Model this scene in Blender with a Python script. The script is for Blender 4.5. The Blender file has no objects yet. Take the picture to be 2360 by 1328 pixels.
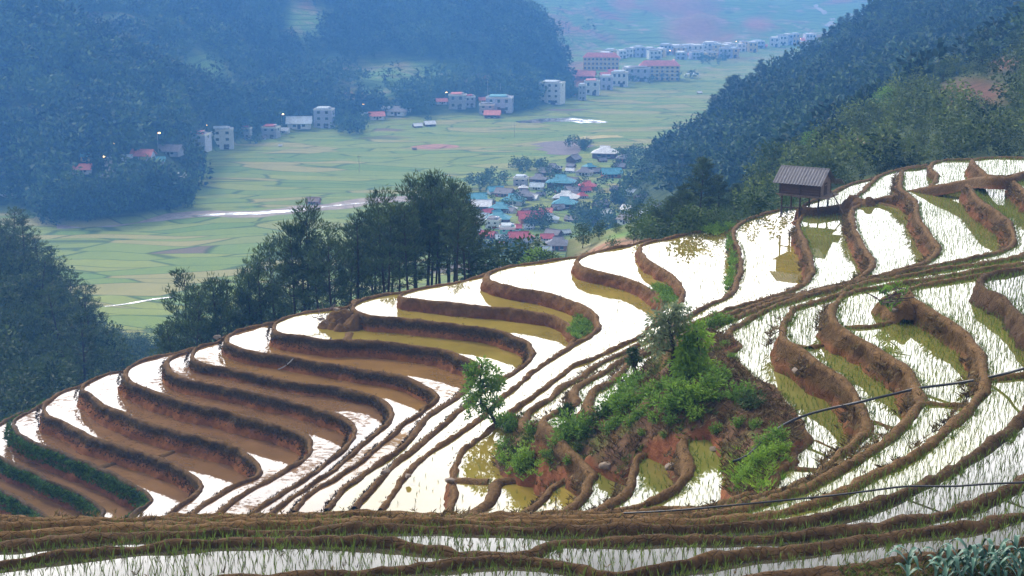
import bpy, math, random
import numpy as np
from mathutils.geometry import tessellate_polygon
from mathutils import Vector
R = math.radians
SC = bpy.context.scene
COL = SC.collection

# ------------------------------------------------------------------ camera, world, sun, exposure
CZ = 80.0                      # camera height above the valley floor datum (+5)
FPX = 3242.0                   # focal length in photo pixels (2360 px wide)
PITCH = math.atan(764.0 / FPX)
cam = bpy.data.cameras.new("camera")
cam.sensor_width = 36.0
cam.lens = 36.0 * FPX / 2360.0
cam.clip_start = 0.5
cam.clip_end = 6000.0
camo = bpy.data.objects.new("camera", cam)
camo.location = (0, 0, CZ)
camo.rotation_euler = (math.pi / 2 - PITCH, 0, 0)
COL.objects.link(camo)
SC.camera = camo

SUN_EL, SUN_AZ = R(46), R(-40)
CLOUD_LOW, CLOUD_HIGH = 2.5, .35      # azimuth measured from +Y towards +X
world = bpy.data.worlds.new("World")
SC.world = world
world.use_nodes = True
wn, wl = world.node_tree.nodes, world.node_tree.links
wn.clear()
sky = wn.new("ShaderNodeTexSky")
sky.sky_type = 'NISHITA'
sky.sun_disc = False
sky.sun_elevation = SUN_EL
sky.sun_rotation = SUN_AZ
sky.air_density = 1.0
sky.dust_density = 5.0
sky.ozone_density = 1.0
hsv = wn.new("ShaderNodeHueSaturation")
hsv.inputs["Saturation"].default_value = 0.5
bg = wn.new("ShaderNodeBackground")
bg.inputs["Strength"].default_value = 0.06
# broken overcast: a bright bank of cloud low over the far hills, greyer cloud overhead
tc = wn.new("ShaderNodeTexCoord")
sx = wn.new("ShaderNodeSeparateXYZ"); wl.new(tc.outputs["Generated"], sx.inputs[0])
cn = wn.new("ShaderNodeTexNoise"); cn.inputs["Scale"].default_value = 3.2; cn.inputs["Detail"].default_value = 5.0
cm = wn.new("ShaderNodeMapping"); cm.inputs["Scale"].default_value = (1, 1, 2.6); wl.new(tc.outputs["Generated"], cm.inputs[0]); wl.new(cm.outputs[0], cn.inputs["Vector"])
def wmath(op, a, b=0.0):
    n = wn.new("ShaderNodeMath"); n.operation = op
    for i, v in enumerate((a, b)):
        if hasattr(v, 'is_output'): wl.new(v, n.inputs[i])
        else: n.inputs[i].default_value = v
    return n.outputs[0]
def wrange(v, a, b, c=0.0, d=1.0):
    n = wn.new("ShaderNodeMapRange"); n.interpolation_type = 'SMOOTHSTEP'
    wl.new(v, n.inputs[0])
    for i, q in enumerate((a, b, c, d)): n.inputs[i + 1].default_value = q
    return n.outputs[0]
elev = wmath('ADD', sx.outputs[2], wmath('MULTIPLY', wmath('SUBTRACT', cn.outputs[0], .5), .22))
elev = wmath('ADD', elev, wmath('MULTIPLY', sx.outputs[0], .10))
low = wmath('MULTIPLY', wrange(elev, .46, .33), wrange(sx.outputs[1], -.1, .6))
lum = wmath('ADD', wmath('MULTIPLY', low, CLOUD_LOW), wmath('ADD', CLOUD_HIGH, wmath('MULTIPLY', wmath('SUBTRACT', cn.outputs[0], .5), .25)))
tint = wn.new("ShaderNodeMix"); tint.data_type = 'RGBA'
wl.new(low, tint.inputs[0]); tint.inputs[6].default_value = (1.0, .985, 1.0, 1); tint.inputs[7].default_value = (1.0, .985, .96, 1)
cb = wn.new("ShaderNodeBackground"); wl.new(tint.outputs[2], cb.inputs["Color"]); wl.new(lum, cb.inputs["Strength"])
add = wn.new("ShaderNodeAddShader")
wo = wn.new("ShaderNodeOutputWorld")
wl.new(sky.outputs[0], hsv.inputs["Color"])
wl.new(hsv.outputs[0], bg.inputs["Color"])
wl.new(bg.outputs[0], add.inputs[0]); wl.new(cb.outputs[0], add.inputs[1])
wl.new(add.outputs[0], wo.inputs["Surface"])

sl = bpy.data.lights.new("sun", 'SUN')
sl.energy = 1.6
sl.angle = R(12)
sl.color = (1.0, 0.90, 0.74)
so = bpy.data.objects.new("sun", sl)
sd = Vector((math.sin(SUN_AZ) * math.cos(SUN_EL), math.cos(SUN_AZ) * math.cos(SUN_EL), math.sin(SUN_EL)))
so.rotation_euler = sd.to_track_quat('Z', 'Y').to_euler()
so.location = (0, 0, 300)
COL.objects.link(so)

SC.view_settings.view_transform = 'Standard'
SC.view_settings.look = 'None'
SC.view_settings.exposure = 0.58
SC.view_settings.gamma = 1.0
cy = SC.cycles
cy.use_denoising = True
cy.max_bounces = 6
cy.diffuse_bounces = 2
cy.glossy_bounces = 3
cy.transmission_bounces = 2
cy.volume_bounces = 1
cy.transparent_max_bounces = 4
cy.caustics_reflective = False
cy.caustics_refractive = False

# ------------------------------------------------------------------ geometry of the view (used to turn measured bearings into world points)
_c, _s = math.cos(PITCH), math.sin(PITCH)
def bearing(px, py):
    a = np.asarray(px, float) - 1180.0
    b = 664.0 - np.asarray(py, float)
    return a, FPX * _c + b * _s, -FPX * _s + b * _c
def on_plane(px, py, z):
    """world point where the sight line through a photo pixel meets height z (relative to the camera)"""
    dx, dy, dz = bearing(px, py)
    t = np.asarray(z, float) / dz
    return np.stack([dx * t, dy * t, np.asarray(z, float) + 0 * t + CZ], -1)
def at_dist(px, py, D):
    dx, dy, dz = bearing(px, py)
    t = D / dy
    return np.stack([dx * t, dy * t, dz * t + CZ], -1)

# ------------------------------------------------------------------ noise
def _hash(i, j, k, seed):
    h = (i * 374761393 + j * 668265263 + k * 2147483647 + seed * 144269) & 0xffffffff
    h = ((h ^ (h >> 13)) * 1274126177) & 0xffffffff
    h = (h ^ (h >> 16)) & 0xffffffff
    return h.astype(np.float64) / 4294967295.0
def vnoise(P, scale=1.0, seed=0):
    P = np.asarray(P, float) / scale
    I = np.floor(P).astype(np.int64)
    f = P - I
    f = f * f * (3 - 2 * f)
    out = 0
    for dx in (0, 1):
        for dy in (0, 1):
            for dz in (0, 1):
                w = (f[..., 0] if dx else 1 - f[..., 0]) * (f[..., 1] if dy else 1 - f[..., 1]) * (f[..., 2] if dz else 1 - f[..., 2])
                out = out + w * _hash(I[..., 0] + dx, I[..., 1] + dy, I[..., 2] + dz, seed)
    return out * 2 - 1
def fbm(P, scale=1.0, oct=3, seed=0):
    o, a, s = 0, 1.0, scale
    for i in range(oct):
        o = o + a * vnoise(P, s, seed + i * 17)
        a *= 0.5; s *= 0.5
    return o

# ------------------------------------------------------------------ mesh / object helpers
def mkmesh(name, V, F, mat=None, attr=None, smooth=False, mats=None, midx=None):
    V = np.asarray(V, np.float32).reshape(-1, 3)
    me = bpy.data.meshes.new(name)
    if isinstance(F, np.ndarray):
        n = F.shape[1]
        me.vertices.add(len(V)); me.vertices.foreach_set("co", V.ravel())
        me.loops.add(F.size); me.loops.foreach_set("vertex_index", F.astype(np.int32).ravel())
        me.polygons.add(len(F))
        me.polygons.foreach_set("loop_start", np.arange(0, F.size, n, dtype=np.int32))
        me.update(calc_edges=True)
    else:
        me.from_pydata(V.tolist(), [], F)
        me.update()
    if attr:
        for k, a in attr.items():
            at = me.attributes.new(k, 'FLOAT', 'POINT')
            at.data.foreach_set("value", np.asarray(a, np.float32).ravel())
    if smooth:
        me.polygons.foreach_set("use_smooth", np.ones(len(me.polygons), bool))
    if mat: me.materials.append(mat)
    if mats:
        for m in mats: me.materials.append(m)
        if midx is not None: me.polygons.foreach_set("material_index", np.asarray(midx, np.int32))
    return me
def obj(name, me, parent=None, loc=None, rz=0.0, sc=None):
    o = bpy.data.objects.new(name, me)
    COL.objects.link(o)
    if parent: o.parent = parent
    if loc is not None: o.location = tuple(float(v) for v in loc)
    if rz: o.rotation_euler = (0, 0, rz)
    if sc is not None: o.scale = (sc, sc, sc) if np.isscalar(sc) else sc
    return o
def struct(o, kind='structure'):
    o['kind'] = kind
    return o
def tag(o, label, cat, group=None):
    o['label'] = label; o['category'] = cat
    if group: o['group'] = group
    return o
def thing(name, label, cat, loc, rz=0.0, group=None, sc=None):
    o = obj(name, None, None, loc, rz, sc)
    o.empty_display_size = 0.3
    return tag(o, label, cat, group)
ORD = ['first', 'second', 'third', 'fourth', 'fifth', 'sixth', 'seventh', 'eighth', 'ninth', 'tenth', 'eleventh', 'twelfth',
       'thirteenth', 'fourteenth', 'fifteenth', 'sixteenth', 'seventeenth', 'eighteenth', 'nineteenth', 'twentieth']
TENS = {2: 'twenty', 3: 'thirty', 4: 'forty', 5: 'fifty', 6: 'sixty', 7: 'seventy', 8: 'eighty', 9: 'ninety'}
def ordw(i):
    i += 1
    if i <= 20: return ORD[i - 1]
    if i >= 100: return ('hundredth' if i == 100 else 'hundred and ' + ordw(i - 101)) if i < 200 else 'two hundred and ' + ordw(i - 201)
    t, u = divmod(i, 10)
    if u == 0: return TENS[t][:-1] + 'ieth'
    return TENS[t] + '-' + ORD[u - 1]

class MB:
    """collects boxes and other simple solids into one mesh"""
    def __init__(s): s.V = []; s.F = []
    def add(s, V, F):
        b = len(s.V); s.V += [tuple(v) for v in V]; s.F += [tuple(b + i for i in f) for f in F]
    def box(s, x0, x1, y0, y1, z0, z1):
        s.add([(x0, y0, z0), (x1, y0, z0), (x1, y1, z0), (x0, y1, z0), (x0, y0, z1), (x1, y0, z1), (x1, y1, z1), (x0, y1, z1)],
              [(0, 3, 2, 1), (4, 5, 6, 7), (0, 1, 5, 4), (1, 2, 6, 5), (2, 3, 7, 6), (3, 0, 4, 7)])
    def bar(s, a, b, r, n=6, r2=None):
        a, b = np.array(a, float), np.array(b, float); r2 = r if r2 is None else r2
        d = (b - a) / max(np.linalg.norm(b - a), 1e-6)
        u = np.cross(d, (0, 0, 1.0)) if abs(d[2]) < .95 else np.cross(d, (1.0, 0, 0))
        u /= np.linalg.norm(u); v = np.cross(d, u)
        ring = [np.cos(t) * u + np.sin(t) * v for t in np.linspace(0, 2 * math.pi, n, endpoint=False)]
        s.add([a + r * q for q in ring] + [b + r2 * q for q in ring],
              [(i, (i + 1) % n, n + (i + 1) % n, n + i) for i in range(n)] + [tuple(range(n))[::-1], tuple(range(n, 2 * n))])
    def mesh(s, name, mat, smooth=False): return mkmesh(name, s.V, s.F, mat, smooth=smooth)

# ------------------------------------------------------------------ materials
def newmat(name):
    m = bpy.data.materials.new(name); m.use_nodes = True
    nt = m.node_tree
    return m, nt, nt.nodes["Principled BSDF"]
def N(nt, t, **kw):
    n = nt.nodes.new(t)
    for k, v in kw.items():
        if k in n.inputs: n.inputs[k].default_value = v
        else: setattr(n, k, v)
    return n
def mixc(nt, f, a, b):
    n = nt.nodes.new("ShaderNodeMix"); n.data_type = 'RGBA'
    for sock, v in ((n.inputs[0], f), (n.inputs[6], a), (n.inputs[7], b)):
        if hasattr(v, 'is_output'): nt.links.new(v, sock)
        elif isinstance(v, (int, float)): sock.default_value = v
        else: sock.default_value = (*v, 1)
    return n.outputs[2]
def ramp(nt, v, a, b):
    n = nt.nodes.new("ShaderNodeMapRange"); n.clamp = True
    nt.links.new(v, n.inputs[0]); n.inputs[1].default_value = a; n.inputs[2].default_value = b
    return n.outputs[0]
def noise(nt, scale, detail=4, rough=0.6, vec=None, out=0):
    n = N(nt, "ShaderNodeTexNoise", Scale=scale, Detail=detail, Roughness=rough)
    if vec is not None: nt.links.new(vec, n.inputs["Vector"])
    return n.outputs[out]
def geopos(nt): return nt.nodes.new("ShaderNodeNewGeometry").outputs["Position"]
def mapped(nt, v, sc, rot=(0, 0, 0)):
    n = nt.nodes.new("ShaderNodeMapping"); nt.links.new(v, n.inputs[0])
    n.inputs["Scale"].default_value = sc; n.inputs["Rotation"].default_value = rot
    return n.outputs[0]
def attr(nt, name):
    n = nt.nodes.new("ShaderNodeAttribute"); n.attribute_name = name
    return n.outputs["Fac"]
def math_(nt, op, a, b=0.0):
    n = nt.nodes.new("ShaderNodeMath"); n.operation = op
    for i, v in enumerate((a, b)):
        if hasattr(v, 'is_output'): nt.links.new(v, n.inputs[i])
        else: n.inputs[i].default_value = v
    return n.outputs[0]
def bump(nt, bs, h, strength=0.4, dist=0.05):
    n = nt.nodes.new("ShaderNodeBump"); n.inputs["Strength"].default_value = strength; n.inputs["Distance"].default_value = dist
    nt.links.new(h, n.inputs["Height"]); nt.links.new(n.outputs[0], bs.inputs["Normal"])

def plain(name, col, rough=0.7, var=0.25, sc=2.0, metal=0.0, spec=0.3):
    m, nt, b = newmat(name)
    p = geopos(nt)
    n = ramp(nt, noise(nt, sc, 4, .6, p), .3, .7)
    c = mixc(nt, n, tuple(x * (1 - var) for x in col), tuple(min(1, x * (1 + var)) for x in col))
    nt.links.new(c, b.inputs["Base Color"])
    b.inputs["Roughness"].default_value = rough; b.inputs["Metallic"].default_value = metal
    b.inputs["Specular IOR Level"].default_value = spec
    return m
def soil(name, top, clay, moss, moss_amt, moss_lo=-0.75, straw=None):
    """bund and bank earth: attribute 'drop' is the depth below the bund's crest in metres"""
    m, nt, b = newmat(name)
    p = geopos(nt)
    n1 = noise(nt, 3.5, 6, .7, p); n2 = noise(nt, 0.5, 3, .6, p); n3 = noise(nt, 11.0, 4, .7, p)
    d = attr(nt, "drop")
    c = mixc(nt, ramp(nt, n1, .3, .7), tuple(x * .62 for x in top), tuple(x * 1.3 for x in top))
    cl = mixc(nt, ramp(nt, n1, .35, .7), tuple(x * .65 for x in clay), tuple(x * 1.25 for x in clay))
    lo = ramp(nt, math_(nt, 'ADD', d, math_(nt, 'MULTIPLY', n2, .5)), .15, -.45)
    c = mixc(nt, lo, c, cl)
    # moss and grass cover on the upper part of the bank face
    band = math_(nt, 'MULTIPLY', ramp(nt, d, -.07, -.2), ramp(nt, math_(nt, 'ADD', d, math_(nt, 'MULTIPLY', math_(nt, 'SUBTRACT', n2, .5), .55)), moss_lo - .1, moss_lo + .1))
    cov = math_(nt, 'MULTIPLY', band, ramp(nt, math_(nt, 'ADD', n3, math_(nt, 'MULTIPLY', n2, .6)), 1.15 - moss_amt * .75, 1.3 - moss_amt * .75))
    mc = mixc(nt, ramp(nt, n3, .35, .68), tuple(x * .55 for x in moss), tuple(x * 1.5 for x in moss))
    c = mixc(nt, cov, c, mc)
    nt.links.new(c, b.inputs["Base Color"])
    b.inputs["Roughness"].default_value = .9; b.inputs["Specular IOR Level"].default_value = .15
    v = N(nt, "ShaderNodeTexVoronoi", Scale=5.0); v.feature = 'DISTANCE_TO_EDGE'
    nt.links.new(mapped(nt, p, (1, 1, .6)), v.inputs["Vector"])
    h = math_(nt, 'ADD', math_(nt, 'MULTIPLY', ramp(nt, v.outputs["Distance"], 0, .06), .35), math_(nt, 'ADD', n1, math_(nt, 'MULTIPLY', n3, .5)))
    bump(nt, b, h, 1.0, .075)
    return m
def water(name, mud, ior=2.1, patches=0.0, rough=0.02):
    m = bpy.data.materials.new(name); m.use_nodes = True
    nt = m.node_tree; nt.nodes.clear()
    out = nt.nodes.new("ShaderNodeOutputMaterial"); mix = nt.nodes.new("ShaderNodeMixShader")
    dif = nt.nodes.new("ShaderNodeBsdfDiffuse"); gl = N(nt, "ShaderNodeBsdfGlossy", Roughness=rough)
    gl.inputs["Color"].default_value = (1, 1, 1, 1)
    fr = N(nt, "ShaderNodeFresnel", IOR=ior)
    p = geopos(nt)
    n = noise(nt, .35, 3, .6, p)
    c = mixc(nt, ramp(nt, n, .3, .7), tuple(x * .75 for x in mud), tuple(x * 1.2 for x in mud))
    nt.links.new(c, dif.inputs["Color"])
    rip = nt.nodes.new("ShaderNodeBump"); rip.inputs["Strength"].default_value = .04; rip.inputs["Distance"].default_value = .02
    nt.links.new(noise(nt, 2.2, 2, .5, mapped(nt, p, (1, .6, 1))), rip.inputs["Height"])
    nt.links.new(rip.outputs[0], gl.inputs["Normal"])
    f = fr.outputs[0]
    if patches > 0:      # churned mud standing out of the water, in streaks
        q = noise(nt, 3.0, 5, .72, mapped(nt, p, (1.0, 1.5, 1), (0, 0, .35)))
        big = noise(nt, .22, 2, .5, p)
        k = ramp(nt, math_(nt, 'ADD', q, math_(nt, 'MULTIPLY', big, 1.1)), 1.18 - patches * .3, 1.28 - patches * .3)
        f = math_(nt, 'MULTIPLY', f, math_(nt, 'SUBTRACT', 1.0, math_(nt, 'MULTIPLY', k, .93)))
        bm = nt.nodes.new("ShaderNodeBump"); bm.inputs["Strength"].default_value = .7; bm.inputs["Distance"].default_value = .05
        nt.links.new(math_(nt, 'MULTIPLY', q, k), bm.inputs["Height"]); nt.links.new(bm.outputs[0], dif.inputs["Normal"])
    nt.links.new(f, mix.inputs[0]); nt.links.new(dif.outputs[0], mix.inputs[1]); nt.links.new(gl.outputs[0], mix.inputs[2])
    nt.links.new(mix.outputs[0], out.inputs["Surface"])
    return m
def leafmat(name, dark, light, rough=.65, trans=.25):
    m, nt, b = newmat(name)
    t = attr(nt, "tint")
    c = mixc(nt, t, dark, light)
    nt.links.new(c, b.inputs["Base Color"])
    b.inputs["Roughness"].default_value = rough; b.inputs["Specular IOR Level"].default_value = .2
    tr = nt.nodes.new("ShaderNodeBsdfTranslucent"); nt.links.new(c, tr.inputs["Color"])
    mx = nt.nodes.new("ShaderNodeMixShader"); mx.inputs[0].default_value = trans
    out = nt.nodes["Material Output"]
    nt.links.new(b.outputs[0], mx.inputs[1]); nt.links.new(tr.outputs[0], mx.inputs[2]); nt.links.new(mx.outputs[0], out.inputs["Surface"])
    return m

M = {}
M['bank_moss'] = soil('bank_moss', (.16, .090, .032), (.36, .145, .045), (.070, .046, .012), 1.0, -.50)
M['bank_green'] = soil('bank_green', (.12, .075, .035), (.26, .10, .04), (.022, .055, .006), 1.25, -.62)
M['bank_bare'] = soil('bank_bare', (.18, .100, .036), (.22, .086, .028), (.12, .085, .03), .35, -.5)
M['bank_dry'] = soil('bank_dry', (.165, .096, .038), (.20, .086, .032), (.10, .058, .02), .8, -.6)
M['bank_front'] = soil('bank_front', (.098, .058, .026), (.065, .034, .018), (.10, .07, .03), .3, -.3)
M['water_brown'] = water('water_brown', (.21, .12, .055), 2.2, .22)
M['water_ochre'] = water('water_ochre', (.26, .15, .05), 2.2, .05)
M['water_olive'] = water('water_olive', (.30, .235, .045), 2.4)
M['water_clear'] = water('water_clear', (.075, .07, .045), 2.3)
M['water_green'] = water('water_green', (.20, .20, .045), 2.4)
M['pine'] = leafmat('pine_needles', (.018, .040, .018), (.10, .16, .05), .6, .25)
M['bark'] = plain('bark', (.045, .035, .03), .9, .4, 6)
M['leaf_dark'] = leafmat('broad_leaves_dark', (.02, .045, .014), (.10, .17, .045))
M['leaf_mid'] = leafmat('broad_leaves_mid', (.055, .14, .018), (.25, .42, .06), .55, .38)
M['leaf_bright'] = leafmat('broad_leaves_bright', (.10, .22, .02), (.36, .55, .07), .55, .4)
M['leaf_grey'] = leafmat('feathery_leaves', (.12, .18, .10), (.36, .42, .22), .6, .35)
M['forest'] = leafmat('forest_leaves', (.012, .032, .014), (.10, .18, .05), .7, .1)
M['shrub'] = leafmat('hill_shrub_leaves', (.016, .036, .010), (.15, .21, .05), .7, .2)
M['rice'] = leafmat('rice_leaves', (.08, .14, .02), (.24, .34, .07), .5, .3)
M['grass'] = leafmat('grass_blades', (.035, .06, .010), (.20, .26, .05), .6, .3)
M['dry'] = leafmat('dry_grass', (.06, .04, .018), (.26, .19, .085), .7, .25)
M['moss'] = leafmat('moss_tufts', (.032, .021, .007), (.13, .085, .028), .8, .1)
M['leaf_dark2'] = leafmat('bank_grass_leaves', (.018, .045, .006), (.10, .22, .025), .6, .2)
M['rock'] = plain('rock', (.25, .20, .16), .85, .35, 5)
M['hose'] = plain('hose_plastic', (.018, .02, .028), .35, .2, 3, 0, .5)
M['wood'] = plain('old_wood', (.075, .050, .038), .85, .45, 9)
M['wood_grey'] = plain('weathered_wood', (.20, .15, .12), .85, .4, 9)
# ------------------------------------------------------------------ curves
def catmull(P, n=8):
    P = np.asarray(P, float)
    Q = np.vstack([2 * P[0] - P[1], P, 2 * P[-1] - P[-2]])
    out = []
    t = np.linspace(0, 1, n, endpoint=False)[:, None]
    for i in range(1, len(Q) - 2):
        a, b, c, d = Q[i - 1], Q[i], Q[i + 1], Q[i + 2]
        # centripetal-ish: plain uniform with reduced tension, enough for dense control points
        out.append(.5 * (2 * b + (c - a) * t + (2 * a - 5 * b + 4 * c - d) * t ** 2 + (3 * b - a - 3 * c + d) * t ** 3))
    out.append(P[-1:])
    return np.vstack(out)
def resample(P, step):
    d = np.r_[0, np.cumsum(np.linalg.norm(np.diff(P, axis=0), axis=1))]
    n = max(2, int(d[-1] / step) + 1)
    s = np.linspace(0, d[-1], n)
    return np.stack([np.interp(s, d, P[:, k]) for k in range(P.shape[1])], -1)
def smooth(P, it):
    P = P.copy()
    for _ in range(it): P[1:-1] = .25 * P[:-2] + .5 * P[1:-1] + .25 * P[2:]
    return P
def inside(poly, pts):
    x, y = pts[:, 0], pts[:, 1]
    r = np.zeros(len(pts), bool)
    X, Y = poly[:, 0], poly[:, 1]
    X2, Y2 = np.roll(X, -1), np.roll(Y, -1)
    for a, b, c, d in zip(X, Y, X2, Y2):
        if b == d: continue
        k = (b > y) != (d > y)
        r ^= k & (x < (c - a) * (y - b) / (d - b) + a)
    return r

# ------------------------------------------------------------------ the terraces: one level contour per rice terrace, from the valley side upwards
Z = dict(C0=-28.0, C1=-27.1, C2=-26.05, C3=-25.15, C4=-24.2, C5=-23.3, C6=-22.6, C7=-22.1, C8=-21.45, C9=-20.65, C10=-19.9, C11=-19.3,
         C12=-18.65, C13=-18.0, C14=-17.4, C15=-16.5, C16=-15.6, T1=-15.2, C17=-14.8, C18=-13.9, T4=-13.5, T5=-12.75, C19=-12.95, C20=-12.1, D2=-11.45, D3=-10.9,
         D4=-10.4, L5=-10.0, L6=-9.55, L7=-9.05)
z14 = Z['C14']; z12 = Z['C12']
K = {}
K['C0'] = [(-60,1005),(-75,1030),(-75,1060),(-50,1090),(-20,1112),(0,1124),(33,1140),(64,1158),(84,1171),(107,1185),(112,1200)]
K['C1'] = [(60,945),(36,955),(0,972),(-18,988),(-24,1008),(-14,1034),(0,1050),(15,1059),(36,1071),(59,1079),(84,1088),(107,1102),(143,1116),(173,1129),(199,1143),(219,1158),(231,1170),(233,1180),(226,1192)]
K['C2'] = [(112,917),(99,927),(69,944),(44,957),(34,969),(34,983),(46,998),(64,1009),(87,1020),(107,1027),(143,1040),(173,1054),(204,1064),(221,1074),(242,1080),(267,1094),(293,1110),(318,1122),(338,1134),(349,1144),(350,1151),(340,1160),(323,1170),(306,1183),(298,1190)]
K['C3'] = [(205,880),(188,886),(158,894),(132,906),(110,920),(98,931),(99,942),(107,953),(122,962),(143,970),(163,980),(183,990),(204,1002),(239,1013),(270,1022),(306,1033),(336,1042),(369,1052),(395,1064),(420,1078),(443,1094),(458,1110),(463,1122),(456,1134),(440,1146),(420,1158),(402,1171),(387,1184)]
K['C4'] = [(300,846),(285,853),(255,855),(229,865),(204,877),(190,888),(189,897),(201,904),(213,911),(224,923),(244,934),(267,943),(290,952),(318,966),(356,977),(395,988),(433,997),(471,1005),(509,1015),(540,1026),(565,1041),(587,1059),(598,1077),(595,1092),(578,1101),(557,1108),(535,1117),(504,1135),(484,1149),(458,1166),(438,1181)]
K['C5'] = [(445,801),(415,808),(377,815),(331,827),(306,839),(290,850),(289,863),(300,877),(326,891),(356,900),(382,908),(407,917),(433,925),(471,933),(509,942),(538,950),(576,959),(615,970),(653,981),(683,992),(704,1003),(716,1015),(716,1029),(708,1044),(693,1058),(670,1072),(643,1088),(612,1105),(576,1126),(538,1149),(517,1165),(503,1181)]
K['C6'] = [(455,799),(433,808),(407,816),(388,824),(383,842),(397,857),(420,868),(446,876),(484,883),(522,890),(560,897),(602,906),(632,913),(658,919),(683,926),(716,934),(749,943),(775,952),(797,962),(812,971),(820,984),(816,998),(808,1013),(793,1029),(770,1046),(742,1070),(714,1092),(683,1114),(648,1133),(615,1152),(590,1170),(574,1184)]
K['C7'] = [(522,771),(499,787),(471,793),(450,802),(442,818),(455,831),(484,839),(522,845),(560,852),(602,861),(643,870),(683,878),(719,885),(767,888),(805,896),(839,903),(866,912),(889,924),(901,939),(902,953),(895,969),(877,985),(856,1003),(828,1025),(811,1043),(788,1061),(765,1081),(737,1099),(714,1116),(683,1135),(658,1152),(636,1168),(622,1181)]
K['C8'] = [(646,736),(630,743),(602,746),(571,754),(538,764),(522,773),(521,786),(538,795),(561,803),(602,811),(627,815),(658,820),(693,827),(729,833),(770,838),(805,845),(844,851),(880,855),(910,861),(936,869),(958,878),(979,888),(997,898),(1004,909),(998,922),(985,934),(971,947),(953,959),(933,972),(917,986),(902,1000),(882,1014),(856,1038),(828,1063),(795,1083),(767,1102),(729,1122),(706,1140),(688,1160),(676,1176)]
K['C9'] = [(820,688),(800,704),(755,712),(716,715),(678,722),(650,732),(634,743),(630,757),(645,765),(678,771),(714,777),(739,781),(770,784),(800,781),(839,783),(877,785),(907,789),(948,794),(984,799),(1022,806),(1050,815),(1080,826),(1097,837),(1100,855),(1085,880),(1063,901),(1035,923),(1007,939),(984,954),(970,972),(957,991),(946,1006),(928,1025),(902,1046),(867,1066),(844,1083),(815,1104),(790,1122),(770,1147),(752,1171)]
K['C10'] = [(945,666),(928,671),(897,675),(856,683),(826,692),(813,702),(820,713),(836,721),(860,727),(895,729),(933,732),(971,737),(1009,741),(1060,747),(1102,752),(1140,758),(1167,766),(1191,776),(1211,786),(1224,800),(1226,814),(1218,829),(1204,842),(1186,853),(1163,866),(1130,886),(1095,911),(1064,936),(1035,960),(1015,981),(991,1000),(971,1017),(953,1033),(928,1051),(907,1069),(890,1088),(869,1109),(851,1130),(831,1150),(816,1168)]
K['C11'] = [(1140,620),(1112,631),(1076,641),(1038,650),(1000,656),(960,664),(932,671),(921,678),(930,684),(950,687),(980,691),(1020,695),(1038,697),(1076,701),(1115,704),(1153,707),(1191,711),(1224,716),(1255,721),(1285,730),(1306,744),(1322,762),(1325,777),(1312,790,),
            (1292,811,z12),(1262,829,z12),(1229,852,z12),(1204,875,z12),(1176,898,z12),(1150,918,z12),(1127,940,z12),(1104,961,z12),(1073,981,z12),(1035,1009,z12),(996,1033,z12),(958,1063,z12),(943,1084,z12),(926,1107,z12),(907,1132,z12),(890,1155,z12),(874,1171,z12)]
K['C12'] = [(1355,582),(1333,588),(1293,594),(1242,602),(1191,608),(1153,617),(1129,626),(1120,635),(1127,644),(1150,653),(1191,662),(1229,668),(1267,676),(1305,687),(1336,699),(1356,710),(1371,723),(1377,739),(1375,755),(1362,768),(1341,780),(1316,793),(1290,811),(1262,828),(1229,851),(1204,874),(1176,897),(1150,917),(1127,939),(1104,960),(1073,980),(1035,1008),(996,1032),(958,1062),(943,1083),(926,1106),(907,1131),(890,1154),(874,1170)]
K['C13'] = [(1500,549),(1476,555),(1445,564),(1397,572),(1356,581),(1336,590),(1330,599),(1336,609),(1352,616),(1374,622),(1402,629),(1433,635),(1458,644),(1484,657),(1505,670),(1522,686),(1528,704),(1518,724),(1505,746,z14),(1471,774,z14),(1420,796,z14),(1382,816,z14),(1356,828,z14),(1323,839,z14),(1272,875,z14),(1234,903,z14),(1191,936,z14),(1165,956,z14),(1127,985,z14),(1093,1010,z14),(1065,1032,z14),(1052,1055,z14),(1047,1079,z14),(1045,1100,z14),(1045,1122,z14),(1049,1143,z14),(1045,1163,z14),(1029,1178,z14)]
K['C14'] = [(1690,519),(1668,523),(1640,527),(1600,533),(1547,545),(1509,552),(1484,559),(1472,567),(1473,578),(1486,591),(1506,607),(1530,620),(1550,633),(1565,650),(1573,667),(1573,685),(1563,701),(1549,715),(1530,730),(1505,746),(1471,774),(1420,795),(1382,815),(1356,827),(1323,838),(1272,874),(1234,902),(1191,935),(1165,955),(1127,984),(1093,1009),(1065,1031),(1052,1054),(1047,1078),(1045,1099),(1045,1121),(1049,1142),(1045,1162),(1029,1177)]
K['C15'] = [(1855,478),(1811,477),(1780,485),(1755,492),(1724,503),(1702,515),(1690,528),(1692,548),(1701,569),(1707,592),(1707,615),(1702,640),(1692,664),(1666,684),(1641,695),(1613,710),(1582,728),(1552,744),(1525,760),(1500,776),(1448,801),(1420,815),(1382,833),(1328,869),(1290,890),(1274,908),(1242,927),(1216,948),(1205,975),(1215,1010),(1250,1050),(1290,1085),(1303,1100),(1282,1113),(1261,1134),(1244,1150),(1226,1166),(1205,1178)]
K['C16'] = [(2025,463),(1985,465),(1938,472),(1900,479),(1869,485),(1851,494),(1841,507),(1841,523),(1848,541),(1857,561),(1864,584),(1869,607),(1868,626),(1858,643),(1839,657),(1811,669),(1785,679),(1755,688),(1705,700),(1666,714),(1628,726),(1580,746),(1535,775),(1491,802),(1445,816),(1395,850),(1356,872),(1331,887),(1319,900),(1327,912),(1325,925),(1305,936),(1280,945),(1258,955),(1250,966),(1258,978),(1275,990),(1300,1020),(1340,1060),(1368,1088),(1352,1108),(1348,1126),(1341,1143),(1322,1160),(1295,1172),(1270,1180)]
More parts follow.
